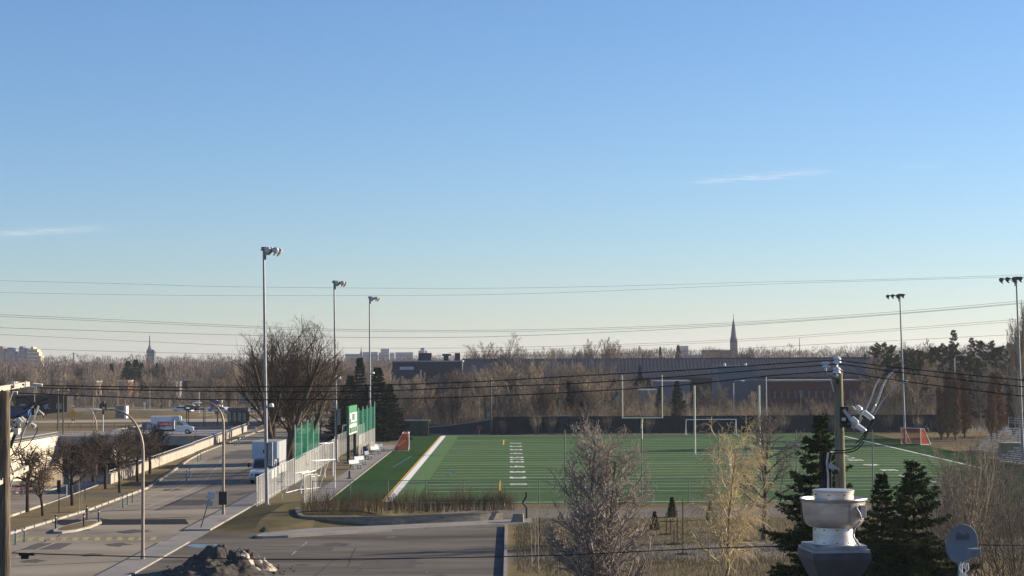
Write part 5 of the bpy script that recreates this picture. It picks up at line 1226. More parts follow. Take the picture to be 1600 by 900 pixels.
c_ = W(1348.5, 799, DF-.25)-fc; MB().box(c_, (.062, .08, .145)).build('switch_box', mat('pinkish_grey_box', (.50, .42, .38), None, 3, .5), t, bevel=.008)
c_ = W(1337, 793, DF-.27)-fc; q = MB(); q.lathe([(.001, .03), (.03, .025), (.036, 0)], 12, c_, tilt_m((.55, -1, 0))); q.build('conduit_hub', sheetm, t)
MB().tube(crom([W(x, y_, DF-.33)-fc for x, y_ in ((1338, 794), (1343, 802), (1345, 812), (1338, 822), (1333, 836), (1338, 845), (1343, 852))], 6), .011, 8).build('conduit', galv, t, smooth=True)
MB().tube(crom([W(x, y_, DF-.1)-fc for x, y_ in ((1344, 812), (1336, 826), (1333, 833))], 6), .02, 8).build('cable', cable, t)
# dish
DD = 24.0; cD = W(1503.5, 850, DD); t = thing('satellite_dish', 'grey oval satellite dish with dark lettering near the bottom right corner', 'satellite dish', Vector((cD.x, DD, RZ)))
k_ = DD/FPX; ux = Vector((1, .15, 0)).normalized(); N_ = Vector((.12, -.98, .10)).normalized()
Md = Matrix(((1, 0, 0), (0, 1, 0), (0, 0, 1))); rz_ = Vector((0, 0, 1)); X_ = N_.cross(rz_).normalized()*-1; Y_ = N_.cross(X_).normalized()
if Y_.z < 0: Y_ = -Y_
ct = Vector((0, 0, cD.z-RZ)); roll = R(22)
Xr = X_*math.cos(roll)-Y_*math.sin(roll); Yr = X_*math.sin(roll)+Y_*math.cos(roll)
def dp(u, v, d): return ct + Xr*u + Yr*v + N_*d
q = MB(); n = 48; rx, ry = 25*k_, 30.5*k_; rings = 8
for i in range(rings+1):
    f = i/rings
    for j in range(n): a = 2*math.pi*j/n; q.v.append(tuple(dp(rx*f*math.cos(a), ry*f*math.sin(a), -.055*(1-f*f))))
for j in range(n):
    a = 2*math.pi*j/n; q.v.append(tuple(dp((rx+.006)*math.cos(a), (ry+.006)*math.sin(a), -.012)))
for i in range(rings+1):
    for j in range(n): a_ = i*n+j; b_ = i*n+(j+1) % n; q.f.append((a_, b_, b_+n, a_+n))
q.build('reflector', dishm, t, smooth=True)
q = MB(); q.v = [tuple(dp((rx+.006)*math.cos(2*math.pi*j/n), (ry+.006)*math.sin(2*math.pi*j/n), -.012)) for j in range(n)]+[tuple(dp(.9*rx*math.cos(2*math.pi*j/n), .9*ry*math.sin(2*math.pi*j/n), -.075)) for j in range(n)]
q.f = [(j, (j+1) % n, (j+1) % n+n, j+n) for j in range(n)]+[tuple(range(n, 2*n))]; q.build('rear_shell', dishm, t)
Mt = Matrix(((*[Xr.x], Yr.x, N_.x, 0), (Xr.y, Yr.y, N_.y, 0), (Xr.z, Yr.z, N_.z, 0), (0, 0, 0, 1)))
tc_ = dp(-1*k_, 12*k_, -.034)
Mt2 = Matrix.Translation(tc_) @ Matrix(((X_.x, Y_.x, N_.x, 0), (X_.y, Y_.y, N_.y, 0), (X_.z, Y_.z, N_.z, 0), (0, 0, 0, 1)))
text_mesh('Bell', .125, Mt2, 'lettering', mat('dish_lettering', (.10, .11, .15), None, 2, .6), t, bold=.002)
lf = W(1524, 863, DD-.42)-Vector((cD.x, DD, RZ))
MB().tube([ct+Vector((.0, 0, -.24)), lf+Vector((0, 0, -.03))], .014, 8).build('feed_arm', sheetm, t)
MB().box(lf, (.095, .14, .10), R(12)).build('receiver', dishm, t, bevel=.008); MB().box(lf+Vector((-.07, -.02, .0)), (.05, .13, .10), R(12)).build('receiver', dishm, t, bevel=.008)
MB().tube([ct+Vector((0, .12, -.1)), (.0, .12, 0)], .03, 10).build('mast', sheetm, t)
for P_ in ([(1502, 878), (1499, 889), (1504, 896), (1500, 910)], [(1512, 880), (1513, 890), (1505, 898), (1502, 912)], [(1505, 879), (1508, 888), (1500, 884), (1501, 896), (1496, 906)], [(1510, 880), (1509, 894), (1505, 906)]):
    MB().tube(crom([W(x, y_, DD-.1)-Vector((cD.x, DD, RZ)) for x, y_ in P_], 6), .008, 6).build('white_cable', white_p, t)
# ------------------------------------------------------------------ dirt heap, planter, small park things
from mathutils import noise as mn
def heap(name, lb, c, rx, ry, h, seed, m_, par=None):
    q = MB(); n, rg = 120, 46
    for i in range(rg+1):
        f = i/rg
        for j in range(n):
            a = 2*math.pi*j/n; x, y_ = rx*f*math.cos(a), ry*f*math.sin(a)
            z = h*(1-f)**1.05*(1+.0*f)+.36*mn.fractal(Vector((x*.9+seed, y_*.9, 0)), 1.0, 2.0, 7)*min(1, 3.0*(1-f))*h
            q.v.append((x, y_, max(-.02, z) if f < 1 else -.03))
    for i in range(rg):
        for j in range(n): a_ = i*n+j; b_ = i*n+(j+1) % n; q.f.append((a_, a_+n, b_+n, b_))
    return q
cp_ = G(348, 893); t = thing('dirt_heap', 'dark dirt heap with sunlit-tan dirty snow on its right flank in the parking lot', 'heap', (cp_.x, cp_.y, 0))
dirt = mat('dark_dirt', (.050, .046, .042), (.10, .09, .08), 2.2, 1.0, bump=.8, detail=9)
heap('dirt', '', 0, 2.9, 2.9, 1.5, 4.2, dirt).build('dirt', dirt, t, smooth=True)
sn = heap('snow', '', 0, 2.3, 2.2, 1.15, 9.7, snow); sn.v = [(x+.65+.25*z, y_+.35, z) for x, y_, z in sn.v]; sn.build('sunlit_snow_patch', snow, t, smooth=True)  # dirty snow; the sunlit tan of this flank is put into its colour
dn = heap('d', '', 0, 2.3, 2.0, .9, 1.7, dirt); dn.v = [(x-.7, y_-1.6, z) for x, y_, z in dn.v]; dn.build('dirt_mound', dirt, t, smooth=True)
rng = random.Random(12); q = MB()
for k in range(420):
    a = rng.uniform(0, 6.28); r_ = 2.2+abs(rng.gauss(0, .9)); s = rng.uniform(.02, .11); q.box((math.cos(a)*r_, math.sin(a)*r_*.95, s*.3), (s, s*.8, s*.7), rng.uniform(0, 3), rng.uniform(0, 1))
q.build('loose_clods', dirt, t)['kind'] = 'stuff'

wp = [(462, 808), (463, 815), (468, 820.5), (480, 823), (510, 823.8), (550, 823.5), (600, 822.5), (650, 820.5), (700, 818.5), (750, 816.2), (786, 813.8)]
P = [G(x, y_) for x, y_ in wp]; P = [Vector((p.x, p.y, 0)) for p in crom(P, 4)]; o = P[0].copy()
t = thing('planter_wall', 'long curved low wall of grey blocks holding the hedge bed', 'wall', o); hw = .62; wl = MB(); cpn = MB()
for a, b in zip(P[:-1], P[1:]):
    a, b = a-o, b-o; v = (b-a).normalized(); n_ = Vector((-v.y, v.x, 0))*.3; up = Vector((0, 0, hw)); up2 = Vector((0, 0, hw+.09))
    wl.quad(a, b, b+up, a+up); wl.quad(a+n_, a+n_+up, b+n_+up, b+n_)
    e = n_.normalized()*-.03
    cpn.quad(a+e+up, b+e+up, b+e+up2, a+e+up2); cpn.quad(a+e+up2, b+e+up2, b+n_+up2, a+n_+up2); cpn.quad(a+e+up, a+n_+up, b+n_+up, b+e+up)
a = P[-1]-o; wl.quad(a, a+n_, a+n_+up, a+up)
wl.build('block_courses', block, t); cpn.build('coping', mat('grey_coping_block', (.21, .195, .165), (.16, .145, .12), 4, .95), t)
bed = [(p.x, p.y+.25) for p in P]+[(1.5, 137.2), (-8, 138.3), (-17.0, 138.2)]
MB().sheet(bed, hw-.03).build('bed_soil', soil, t)
# hedge plants: upright leafless stems
def shrub(lb, seed, h, n, m_, spread=.35, r=.009, grp='leafless hedge shrubs in the planter', name='hedge_shrub', kids_=5):
    rng = random.Random(seed); out = []
    for k in range(n):
        a = rng.uniform(0, 6.28); f = spread*rng.uniform(.1, 1)
        grow(rng, [S(5, .10, .06, kids_, .45, .5, .25, .3), S(4, .16, .12, 3, .5, .5, .3, .3), S(3, .2, .1)], Vector((math.cos(a)*rng.uniform(0, .35), math.sin(a)*rng.uniform(0, .3), -.05)), Vector((math.cos(a)*f, math.sin(a)*f, 1)).normalized(), h*rng.uniform(.6, .95), r, out)
    t = thing(name, lb, 'shrub', group=grp); mobj('stems', paths_mesh('stems', out), m_, t); return t
hb = mat('dark_hedge_twigs', (.075, .055, .042), (.11, .08, .058), 2, 1.0)
protos = [shrub('', s, 1.55, 16, hb) for s in (1, 2, 3)]; ptr = [tree_of(p) for p in protos]; used = [0, 0, 0]
rng = random.Random(4); k = 0
for px in range(478, 806, 8):
    for row in range(2):
        D = 135.4-row*2.3-(.9 if px < 490 else 0)+rng.uniform(-.5, .5)+(max(0, px-600)*.012 if row else 0); loc = Vector((XD(px+rng.uniform(-3, 3), D), D, hw-.05)); i = k % 3; s = rng.uniform(.75, 1.15)*(1.0 if row == 0 else .8)
        lb = ('short' if s < .85 else 'medium' if s < 1.0 else 'tall')+' hedge shrub in the '+('front' if row else 'rear')+' row, '+('at its left end' if px < 530 else 'left of the white sideline end' if px < 590 else 'right of the white sideline end' if px < 660 else 'below the middle of the pitch edge' if px < 730 else 'by its right end near the bent post')
        if not used[i]: protos[i].location = loc; protos[i].scale = (s,)*3; protos[i]['label'] = lb; used[i] = 1
        else: dup(protos[i], loc, rng.uniform(0, 6.28), lb, scale=(s*1.1, s*1.1, s), ch=ptr[i])
        k += 1
p = G(808, 818); t = thing('concrete_post_block', 'squat grey concrete block at the right end of the planter wall', 'block', p)
q = MB(); q.prism([(-.5, -.3), (.45, -.3), (.5, .35), (-.45, .35)], 0, .7); q.v = [(x*(1 if z < .1 else .72)+(.1 if z > .1 else 0), y_*(1 if z < .1 else .7), z) for x, y_, z in q.v]; q.build('body', block, t, bevel=.04)
p = G(823, 813); t = thing('bent_post', 'bent black metal post beside the grey concrete block', 'post', p)
MB().tube([(0, 0, 0), (0, 0, .9), (-.28, 0, 1.25), (-.02, 0, 1.7), (0, 0, 2.0)], .08, 8).build('post', dark, t); MB().box((0, 0, .04), (.5, .4, .08)).build('foot_plate', steel_l, t)
p = G(787, 801); t = thing('yellow_hydrant', 'small pale fitting on the end of the planter bed', 'fitting', p+Vector((0, -1.5, hw))); MB().lathe([(.001, .5), (.09, .45), (.1, .1), (.14, 0)], 10).build('body', conc, t); MB().box((.2, 0, .3), (.4, .06, .06)).build('arm', conc, t)
# rocks by the pitch corner, post bases
for i, (x, y_, lb) in enumerate(((546, 748, 'small dark ground fitting between the stored goals and the benches'), (513, 787, 'pale stone under the short slatted panel'))):
    p = G(x, y_); t = thing('ground_fitting', lb, 'fitting', p); MB().lathe([(.001, .8), (.09, .75), (.11, .1), (.3, .05), (.3, 0)], 10).build('body', darkg if i == 0 else conc, t)

# person and walkers on the far path
def person(lb, loc, rz, top_m, leg_m, hair_m, h=1.72):
    bm_me = bpy.data.meshes.new('body'); o = bpy.data.objects.new('person', bm_me); C.objects.link(o)
    J = [((0, 0, .95), .13), ((0, 0, 1.15), .12), ((0, 0, 1.38), .15), ((0, 0, 1.50), .06), ((0, -.02, 1.60), .095), ((0, -.02, 1.70), .07),
         ((.10, 0, .88), .10), ((.12, -.12, .50), .065), ((.12, -.02, .09), .045), ((.12, -.16, .04), .04),
         ((-.10, 0, .88), .10), ((-.12, .10, .50), .065), ((-.12, .22, .12), .045), ((-.12, .10, .05), .04),
         ((.19, 0, 1.40), .06), ((.25, .05, 1.12), .045), ((.24, -.08, .90), .035), ((.24, -.13, .82), .03),
         ((-.19, 0, 1.40), .06), ((-.25, -.05, 1.12), .045), ((-.24, -.2, .95), .035), ((-.24, -.26, .88), .03)]
    E = [(0, 1), (1, 2), (2, 3), (3, 4), (4, 5), (0, 6), (6, 7), (7, 8), (8, 9), (0, 10), (10, 11), (11, 12), (12, 13), (2, 14), (14, 15), (15, 16), (16, 17), (2, 18), (18, 19), (19, 20), (20, 21)]
    bm_me.from_pydata([j[0] for j in J], E, []); sk = o.modifiers.new('skin', 'SKIN'); ly = bm_me.skin_vertices[0] if bm_me.skin_vertices else None
    if ly is None:
        bm = bmesh.new(); bm.from_mesh(bm_me); bm.verts.layers.skin.verify(); bm.to_mesh(bm_me); bm.free(); ly = bm_me.skin_vertices[0]
    for i, (p_, r_) in enumerate(J): ly.data[i].radius = (r_, r_*.8)
    ly.data[0].use_root = True
    o.modifiers.new('sub', 'SUBSURF').levels = 1
    bpy.context.view_layer.update()
    me = bpy.data.meshes.new_from_object(o.evaluated_get(bpy.context.evaluated_depsgraph_get())); o.modifiers.clear(); o.data = me; me.shade_smooth()
    sk_m = mat('skin', (.45, .28, .2), None, 2, .6); me.materials.clear()
    for m_ in (top_m, leg_m, sk_m, dark): me.materials.append(m_)
    for f in me.polygons:
        c_ = f.center; f.material_index = 2 if c_.z > 1.47 or (abs(c_.x) > .2 and c_.z < .93) else (0 if c_.z > .93 else (1 if c_.z > .12 else 3))
    o.location = loc; o.rotation_euler = (0, 0, rz); s = h/1.74; o.scale = (s, s, s)
    hr = MB().lathe([(.001, .11), (.06, .095), (.095, .04), (.1, -.02), (.09, -.07)], 14, (0, .015, 1.66)).build('hair', hair_m, o, smooth=True)
    return tag(o, lb, 'person')
pt = ZD(645, 292, 653)
# the figures stand on the raised path behind the hut
t = struct(MB().box((XD(690, 293), 294, .6), (14, 3, 1.2)).build('raised_path', grass_dry))
person('person in a red and white top standing on the path behind the hut', Vector((XD(654, 293), 293, 1.2)), R(80), mat('red_white_top', (.5, .12, .10), (.6, .5, .45), 6, .9), darkg, dark)
person('person in a yellow jacket standing on the path right of the hut', Vector((XD(669, 293.2), 293.2, 1.0)), R(-60), mat('yellow_jacket', (.62, .50, .12), None, 2, .9), darkg, dark)

# ------------------------------------------------------------------ trees: near, one by one
def fit(t, h, ws):
    z = max(v.co.z for c_ in kids(t) for v in c_.data.vertices); s = h/z; M_ = Matrix.Diagonal((s*ws, s*ws, s, 1))
    for c_ in kids(t): c_.data.transform(M_)
def put(t, px, D, lb=None, z=0, s=None):
    t.location = (XD(px, D), D, z)
    if lb: t['label'] = lb
    if s: t.scale = (s, s, s)
    return t
sd5 = (3, 3, 4, 5, 7, 9)
# big elm-like tree by the road: two leaning trunks, wide vase crown
elm = [S(9, .05, .01, 10, .62, .70, .26, .45, fall=.22, rr=.50), S(8, .12, .02, 10, .62, .56, .15, .35, rr=.5), S(6, .16, .02, 9, .65, .52, .12, .4, rr=.55), S(5, .2, .01, 7, .65, .5, .15, .4), S(3, .25, .0, rmin=.013)]
e1 = make_tree('elm_tree', 'big dark bare tree with wide vase crown beside the white truck', 'tree', 11, elm, 9.6, .27, bark_d, bark_d, d=(.02, 0, 1), sides=(2, 3, 4, 5, 7, 9), stems=3, fan=.55, group=None, toh=19.0, clip=(.4, 9.9, 6.8, 6.7))
put(e1, 434, 187)
e2 = make_tree('elm_tree', 'second big dark bare tree just right of the vase-crowned one', 'tree', 23, elm, 9.0, .25, bark_d, bark_d, sides=(2, 3, 4, 5, 7, 9), stems=3, fan=.55, toh=18.0, clip=(-.5, 9.6, 6.4, 6.3)); put(e2, 456, 192)
# big twiggy tree in the foreground
tw_spec = [S(9, .08, .03, 34, .95, .44, .05, .35, fall=.35, rr=.6), S(6, .18, .10, 9, .65, .50, .12, .35, fall=.3, rr=.65), S(5, .26, .10, 5, .75, .48, .15, .4, rr=.7), S(5, .40, .08, 4, .8, .5, .2, .5, rmin=.0075), S(3, .45, .05, rmin=.007)]
put(make_tree('twiggy_tree', 'large grey bare tree with dense curling twigs in the foreground', 'tree', 31, tw_spec, 8.3, .15, bark_g, mat('sunlit_grey_twigs', (.35, .305, .265), (.21, .182, .16), 2, .9), stems=2, fan=.12, sides=(3, 3, 4, 5, 7), toh=9.9, clip=(.1, 4.6, 2.55, 5.0)), 932, 79)
# yellow willow
wl_spec = [S(8, .05, .04, 38, .80, .44, .14, .3, fall=.35), S(5, .12, .10, 8, .6, .6, .15, .4), S(6, .16, -.12, 7, .6, .7, .15, .45, rmin=.006), S(6, .16, -.22, rmin=.0055)]
put(make_tree('willow_tree', 'yellow bare willow with thin hanging twigs in the foreground', 'tree', 41, wl_spec, 7.0, .085, mat('willow_trunk', (.16, .11, .08), None, 3, .9), bark_y, sides=(3, 3, 4, 6)), 1133, 90)
put(make_tree('park_tree', 'dark bare spreading tree in the park between willow and spruce', 'tree', 57, [S(7, .10, .03, 13, .85, .58, .28, .4, fall=.35), S(6, .18, .05, 9, .7, .55, .2, .4), S(5, .24, .04, 7, .7, .5, .2, .4), S(4, .3, 0, 3, .7, .5, .2, .5, rmin=.009), S(2, .3, 0, rmin=.008)], 6.4, .18, bark_d, bark_g, sides=(3, 3, 4, 6)), 1191, 118)
# pale stemmed tree and thicket on the right
ps = [S(7, .06, .05, 10, .45, .5, .2, .35), S(5, .14, .08, 7, .5, .5, .2, .4), S(4, .2, .05, 4, .6, .5, .2, .4), S(3, .3, .0, rmin=.006)]
put(make_tree('pale_stemmed_tree', 'pale many-stemmed bare tree behind the satellite dish', 'tree', 61, ps, 7.2, .07, bark_l, mat('pale_tan_twigs', (.28, .24, .185), (.19, .165, .13), 2, .9), stems=6, fan=.30, sides=(3, 3, 4, 6)), 1506, 86)
th = [('grey brown leafless bush left of the pale many-stemmed tree', 1468, 92, 4.6, 71), ('tall grey leafless bush right of the satellite dish', 1560, 80, 6.0, 72), ('leafless bush at the far right edge above the dish', 1597, 74, 6.2, 73), ('low leafless bush just right of the dish', 1548, 66, 3.6, 74), ('leafless bush at the bottom right corner', 1590, 62, 3.8, 75), ('thin leafless bush between the dish and the right spruce', 1492, 98, 5.2, 76), ('leafless bush in front of the bleachers', 1535, 118, 6.4, 77)]
thb = mat('grey_brown_thicket_twigs', (.145, .13, .108), (.095, .085, .07), 2, 1.0)
for lb, px, D, h, sd in th:
    put(make_tree('leafless_bush', lb, 'bush', sd, ps, h, .05, thb, thb, stems=6, fan=.6, sides=(3, 3, 4, 5)), px, D)
# median trees: short trunk, broad crooked crown
md = [S(6, .08, .05, 9, 1.0, .76, .42, .55, fall=.3, rr=.7), S(6, .24, .05, 9, .85, .6, .2, .4), S(5, .28, .03, 8, .85, .55, .2, .4), S(4, .32, 0, 3, .8, .5, .2, .5, rmin=.010), S(2, .3, 0, rmin=.009)]
mp = [make_tree('median_tree', '', 'tree', s, md, 3.9, .16, mat('blackish_bark', (.045, .036, .032), (.07, .055, .045), 4, 1), mat('dark_brown_crown_twigs', (.10, .075, .06), (.07, .055, .045), 2, 1), sides=(3, 3, 4, 6), group='crooked bare trees on the road median') for s in (81, 82, 83)]
mtr = [tree_of(q) for q in mp]; us = set(); mzt = [max(v.co.z for c_ in kids(q) for v in c_.data.vertices) for q in mp]
MY = {43: 690, 67: 708, 113: 680, 165: 670, 187: 668, 215: 662, 234: 660, 196: 666, 145: 676}
for i, (x, y_, s, lb) in enumerate([(43, 800, 1.0, 'leftmost crooked bare tree on the median, beside the wooden pole'), (67, 806, .92, 'second crooked bare median tree from the left, nearest the viewer'), (113, 790, 1.12, 'crooked bare median tree next to the speed limit sign'),
                                   (165, 764, 1.1, 'crooked bare median tree in front of the parapet end'), (187, 770, 1.15, 'crooked bare median tree just left of the foreground lamp post'), (215, 753, 1.1, 'crooked bare median tree behind the foreground lamp post'), (234, 740, 1.15, 'crooked bare median tree against the middle of the parapet'), (196, 745, 1.1, 'crooked bare tree rising beyond the near parapet end'), (145, 752, 1.2, 'crooked bare tree rising before the dark underpass')]):
    j = i % 3; p = G(x, y_); s = ZD(MY[x], p.y, x)/mzt[j]
    if j not in us: us.add(j); mp[j].location = p; mp[j].scale = (s,)*3; mp[j]['label'] = lb
    else: dup(mp[j], p, i*1.3, lb, scale=s, ch=mtr[j])
# saplings and stakes
sp_ = [S(6, .05, .05, 7, .4, .3, .35, .4), S(4, .12, .05)]
sap = make_tree('sapling', '', 'tree', 91, sp_, 3.4, .028, bark_l, bark_l, group='thin young saplings', sides=(4, 5)); tsp = tree_of(sap)
for i, (x, y_, s, lb) in enumerate([(836, 868, 1.0, 'thin pale sapling standing left of the big twiggy tree'), (841, 893, 1.05, 'thin pale sapling nearest the lot edge wall at the bottom'), (831, 889, .9, 'leftmost thin pale sapling by the lot edge wall'), (124, 799, .8, 'thin sapling on the grass behind the traffic island'), (1090, 885, .9, 'thin sapling at the bottom left of the willow'), (1108, 870, .8, 'second thin sapling left of the willow'), (127, 818, .7, 'tiny sapling growing on the traffic island'), (1160, 888, 1.0, 'thin sapling right of the willow trunk')]):
    if i == 0: sap.location = G(x, y_); sap.scale = (s,)*3; sap['label'] = lb
    else: dup(sap, G(x, y_), i*1.1, lb, scale=s, ch=tsp)
for i, (x, y_, h, lb) in enumerate([(1041, 835, 1.0, 'pair of dark stakes holding a dug sapling spot beside the left cone shrub'), (1067, 866, 3.2, 'tall thin dark stake farthest right in the park grass'), (1053, 851, .9, 'short dark stake in the middle of the park grass'), (1058, 850, 1.6, 'thin stake just right of the short dark stake'), (843, 854, 1.8, 'dark stake leaning by the saplings at the lot wall')]):
    t = thing('tree_stake', lb, 'stake', G(x, y_), group='planting stakes in the park grass'); q = MB().tube([(0, 0, 0), (.02, 0, h)], .035, 6)
    if i == 0: q.tube([(.3, .1, 0), (.3, .1, h)], .04, 6).box((.1, 0, h*.85), (1.0, .04, .05))
    q.build('stake', dark, t)
    MB().lathe([(.001, .08), (.3, .06), (.55, 0)], 12).build('soil_ring', soil, t)
# dwarf conifers in the park
dw = conifer('dwarf_conifer', '', 'shrub', 101, 1.45, .42, needle_l, droop=-.3, step=.09, nl=.07, nw=.03, base=.03, group='dwarf conifers in the park'); dwt = tree_of(dw)
for i, (x, y_, s, lb) in enumerate([(1023, 828, .85, 'left dwarf conifer in the park grass'), (1050, 808, 1.0, 'dwarf conifer behind the stakes, nearer the pitch'), (1110, 812, .9, 'dwarf conifer showing through the willow twigs')]):
    if i == 0: dw.location = G(x, y_); dw.scale = (s,)*3; dw['label'] = lb
    else: dup(dw, G(x, y_), i, lb, scale=s, ch=dwt)
# near spruces
put(conifer('spruce_tree', 'tall narrow-topped spruce behind the utility pole and exhaust fan', 'tree', 111, 9.5, 3.3, needle, droop=.30, step=.32, dens=1.35, nl=.13, nw=.038, sparse=.24, uneven=.42, kk=6), 1280, 71)
put(conifer('spruce_tree', 'broad dark spruce right of the exhaust fan, taller of two', 'tree', 121, 8.1, 3.6, needle, droop=.26, step=.31, dens=1.4, nl=.13, nw=.038, sparse=.20, uneven=.42, kk=6), 1426, 63)
put(conifer('spruce_tree', 'shorter dark spruce between the exhaust fan and the broad spruce', 'tree', 131, 7.5, 2.3, needle, droop=.26, step=.31, dens=1.4, nl=.13, nw=.038, sparse=.22, uneven=.42, kk=6), 1376, 65)
# dark evergreens around the pitch
cp1 = [conifer('evergreen_tree', '', 'tree', s, 10, r_, needle_t, droop=.2, step=.5, dens=.9, nl=.27, nw=.10, kk=5, base=.04, group='dark evergreens round the pitch') for s, r_ in ((141, 2.6), (142, 3.2))]
c1t = [tree_of(q) for q in cp1]; us = set()
ev = [(562, 557, 300, 1.0, 'slender evergreen with highest top behind the scoreboard'), (590, 572, 264, 1.25, 'broad dark evergreen between the two floodlight masts by the green net'), (548, 585, 275, 1.2, 'dark evergreen left of the scoreboard'), (609, 598, 270, 1.2, 'dark evergreen right of the farther green net'), (575, 600, 266, 1.3, 'dark evergreen directly behind the farther green net'), (536, 600, 280, 1.2, 'dark evergreen nearest the big bare tree'),
      (888, 594, 298, .8, 'dark evergreen with highest top behind the big twiggy tree'), (872, 603, 300, .8, 'dark evergreen left of the twiggy tree top'), (914, 603, 300, .9, 'dark evergreen right of the twiggy tree top'), (1058, 594, 300, 1.0, 'round dark evergreen right of the far gridiron goal'), (1030, 605, 305, .9, 'dark evergreen behind the right gridiron upright'),
      (1084, 612, 302, .9, 'low dark evergreen behind the left post of the wide goal'), (1268, 640, 291, .8, 'low dark evergreen left of the greenish utility pole'), (1286, 634, 293, .8, 'low dark evergreen just behind the greenish utility pole'), (1248, 648, 290, .7, 'lowest dark evergreen by the windscreen fence'), (1000, 569, 415, .6, 'small pointed evergreen in front of the ribbed roof')]
for i, (px, yt, D, ws, lb) in enumerate(ev):
    j = i % 2; h = ZD(yt, D, px); s = h/10; loc = Vector((XD(px, D), D, 0)); sc = (s*ws if h > 6 else ws*.75, s*ws if h > 6 else ws*.75, s)
    if j not in us: us.add(j); cp1[j].location = loc; cp1[j].scale = sc; cp1[j]['label'] = lb
    else: dup(cp1[j], loc, i*1.7, lb, scale=sc, ch=c1t[j])
pn = [conifer('pine_tree', '', 'tree', s, 14, r_, pine, droop=-.15, step=.85, dens=.9, nl=.34, nw=.11, kk=5, base=.12, sparse=.25, uneven=.4, round_=rd, m_tr=bark_g, group='pines and spruces right of the pitch') for s, r_, rd in ((151, 3.0, True), (152, 3.4, True), (153, 2.6, False))]
pnt = [tree_of(q) for q in pn]; us = set()
pl = [(1381, 540, 350, 0, 'pine with ragged crown left of the right corner floodlight'), (1395, 556, 330, 1, 'pine just behind the right corner floodlight'), (1420, 548, 350, 0, 'pine right of the right corner floodlight'), (1446, 550, 330, 1, 'dense pine in the middle of the right grove'), (1462, 545, 345, 0, 'pine left of the tall pointed spruce'),
      (1491, 516, 380, 2, 'tallest pointed spruce on the right skyline'), (1519, 528, 370, 2, 'second pointed spruce on the right skyline'), (1480, 540, 340, 1, 'pine below the tallest spruce'), (1508, 552, 320, 0, 'yellowish pine behind the rusty columnar trees'), (1540, 535, 350, 1, 'pine left of the far right floodlight'), (1560, 545, 340, 0, 'pine near the right edge behind the rusty trees'), (1432, 560, 310, 1, 'shorter pine over the dark fence end'), (1530, 560, 312, 2, 'dark spruce between the rusty columnar trees'), (1582, 540, 330, 1, 'pine behind the far right floodlight mast')]
for i, (px, yt, D, j, lb) in enumerate(pl):
    h = ZD(yt, D, px); s = h/14; loc = Vector((XD(px, D), D, 0))
    if j not in us: us.add(j); pn[j].location = loc; pn[j].scale = (s,)*3; pn[j]['label'] = lb
    else: dup(pn[j], loc, i*2.1, lb, scale=s, ch=pnt[j])
# far evergreens on the left and on the skyline
fe = [(174, 567, 640, 1.0, 'slim far evergreen leftmost of the left group'), (200, 563, 620, 1.5, 'broad far evergreen second in the left group'), (212, 561, 625, 1.6, 'round far evergreen in the middle of the left group'), (221, 566, 640, 1.2, 'far evergreen right of the round one'), (245, 566, 630, 1.0, 'pointed far evergreen below the antenna tower'), (256, 572, 625, .9, 'smallest far evergreen at the right of the left group'),
      (1032, 541, 720, .6, 'tiny pointed fir on the skyline left of the church'), (1060, 538, 700, .7, 'dark little fir on the skyline left of the church'), (1352, 552, 640, .8, 'small far fir beside the end of the ribbed roof'), (1325, 551, 700, .6, 'small dark fir on the skyline above the ribbed roof')]
for i, (px, yt, D, ws, lb) in enumerate(fe):
    h = ZD(yt, D, px); s = h/10; dup(cp1[i % 2], Vector((XD(px, D), D, 0)), i*1.3, lb, 'evergreens far beyond the road', scale=(s*ws, s*ws, s), ch=c1t[i % 2])
# rusty columnar trees
rc_ = leafy('columnar_tree', '', 'tree', 161, 9.2, 1.5, rust_leaf, bark_d, 15000, .26, 'rusty columnar trees by the bleachers'); rct = tree_of(rc_)
for i, (px, yt, D, ws, lb) in enumerate([(1480, 590, 262, 1.05, 'leftmost rusty leafed columnar tree'), (1492, 600, 256, .9, 'second rusty leafed columnar tree, slightly shorter'), (1506, 588, 264, 1.1, 'rusty leafed columnar tree left of the dark gap'), (1470, 612, 258, .8, 'short rusty columnar tree at the left of the row'), (1557, 590, 262, 1.1, 'rusty columnar tree right of the dark gap'), (1548, 604, 255, .8, 'shorter rusty columnar tree behind the bleacher rail'), (1583, 575, 268, 1.3, 'rusty tree beside the far right floodlight mast')]):
    h = ZD(yt, D, px); s = h/9.2; loc = Vector((XD(px, D), D, 0))
    if i == 0: rc_.location = loc; rc_.scale = (s*ws, s*ws, s); rc_['label'] = lb
    else: dup(rc_, loc, i, lb, scale=(s*ws, s*ws, s), ch=rct)

# ------------------------------------------------------------------ bare trees behind the pitch and beyond the road
fb = [S(6, .06, .04, 12, .60, .62, .20, .45, fall=.4), S(5, .13, .07, 9, .55, .52, .15, .4), S(4, .18, .05, 8, .6, .5, .15, .4), S(3, .25, .03, 4, .6, .55, .2, .5, rmin=.018), S(2, .25, 0, rmin=.017)]
vs = [S(6, .05, .05, 12, .40, .72, .08, .45, fall=.2), S(5, .1, .08, 9, .42, .5, .15, .4), S(4, .16, .08, 8, .5, .5, .15, .4), S(3, .2, .05, 4, .5, .5, .2, .5, rmin=.018), S(2, .25, 0, rmin=.017)]
bd = [('bare_tree', 201, fb, 7.2, twig_b, 1), ('bare_tree', 202, vs, 6.4, twig_t, 1), ('bare_tree', 203, fb, 7.0, twig_t, 1), ('bare_tree', 204, vs, 6.4, twig_b, 3), ('bare_tree', 205, fb, 7.4, mat('ash_grey_twigs', (.27, .24, .21), (.2, .18, .155), .8, 1.0), 2)]
bt = []
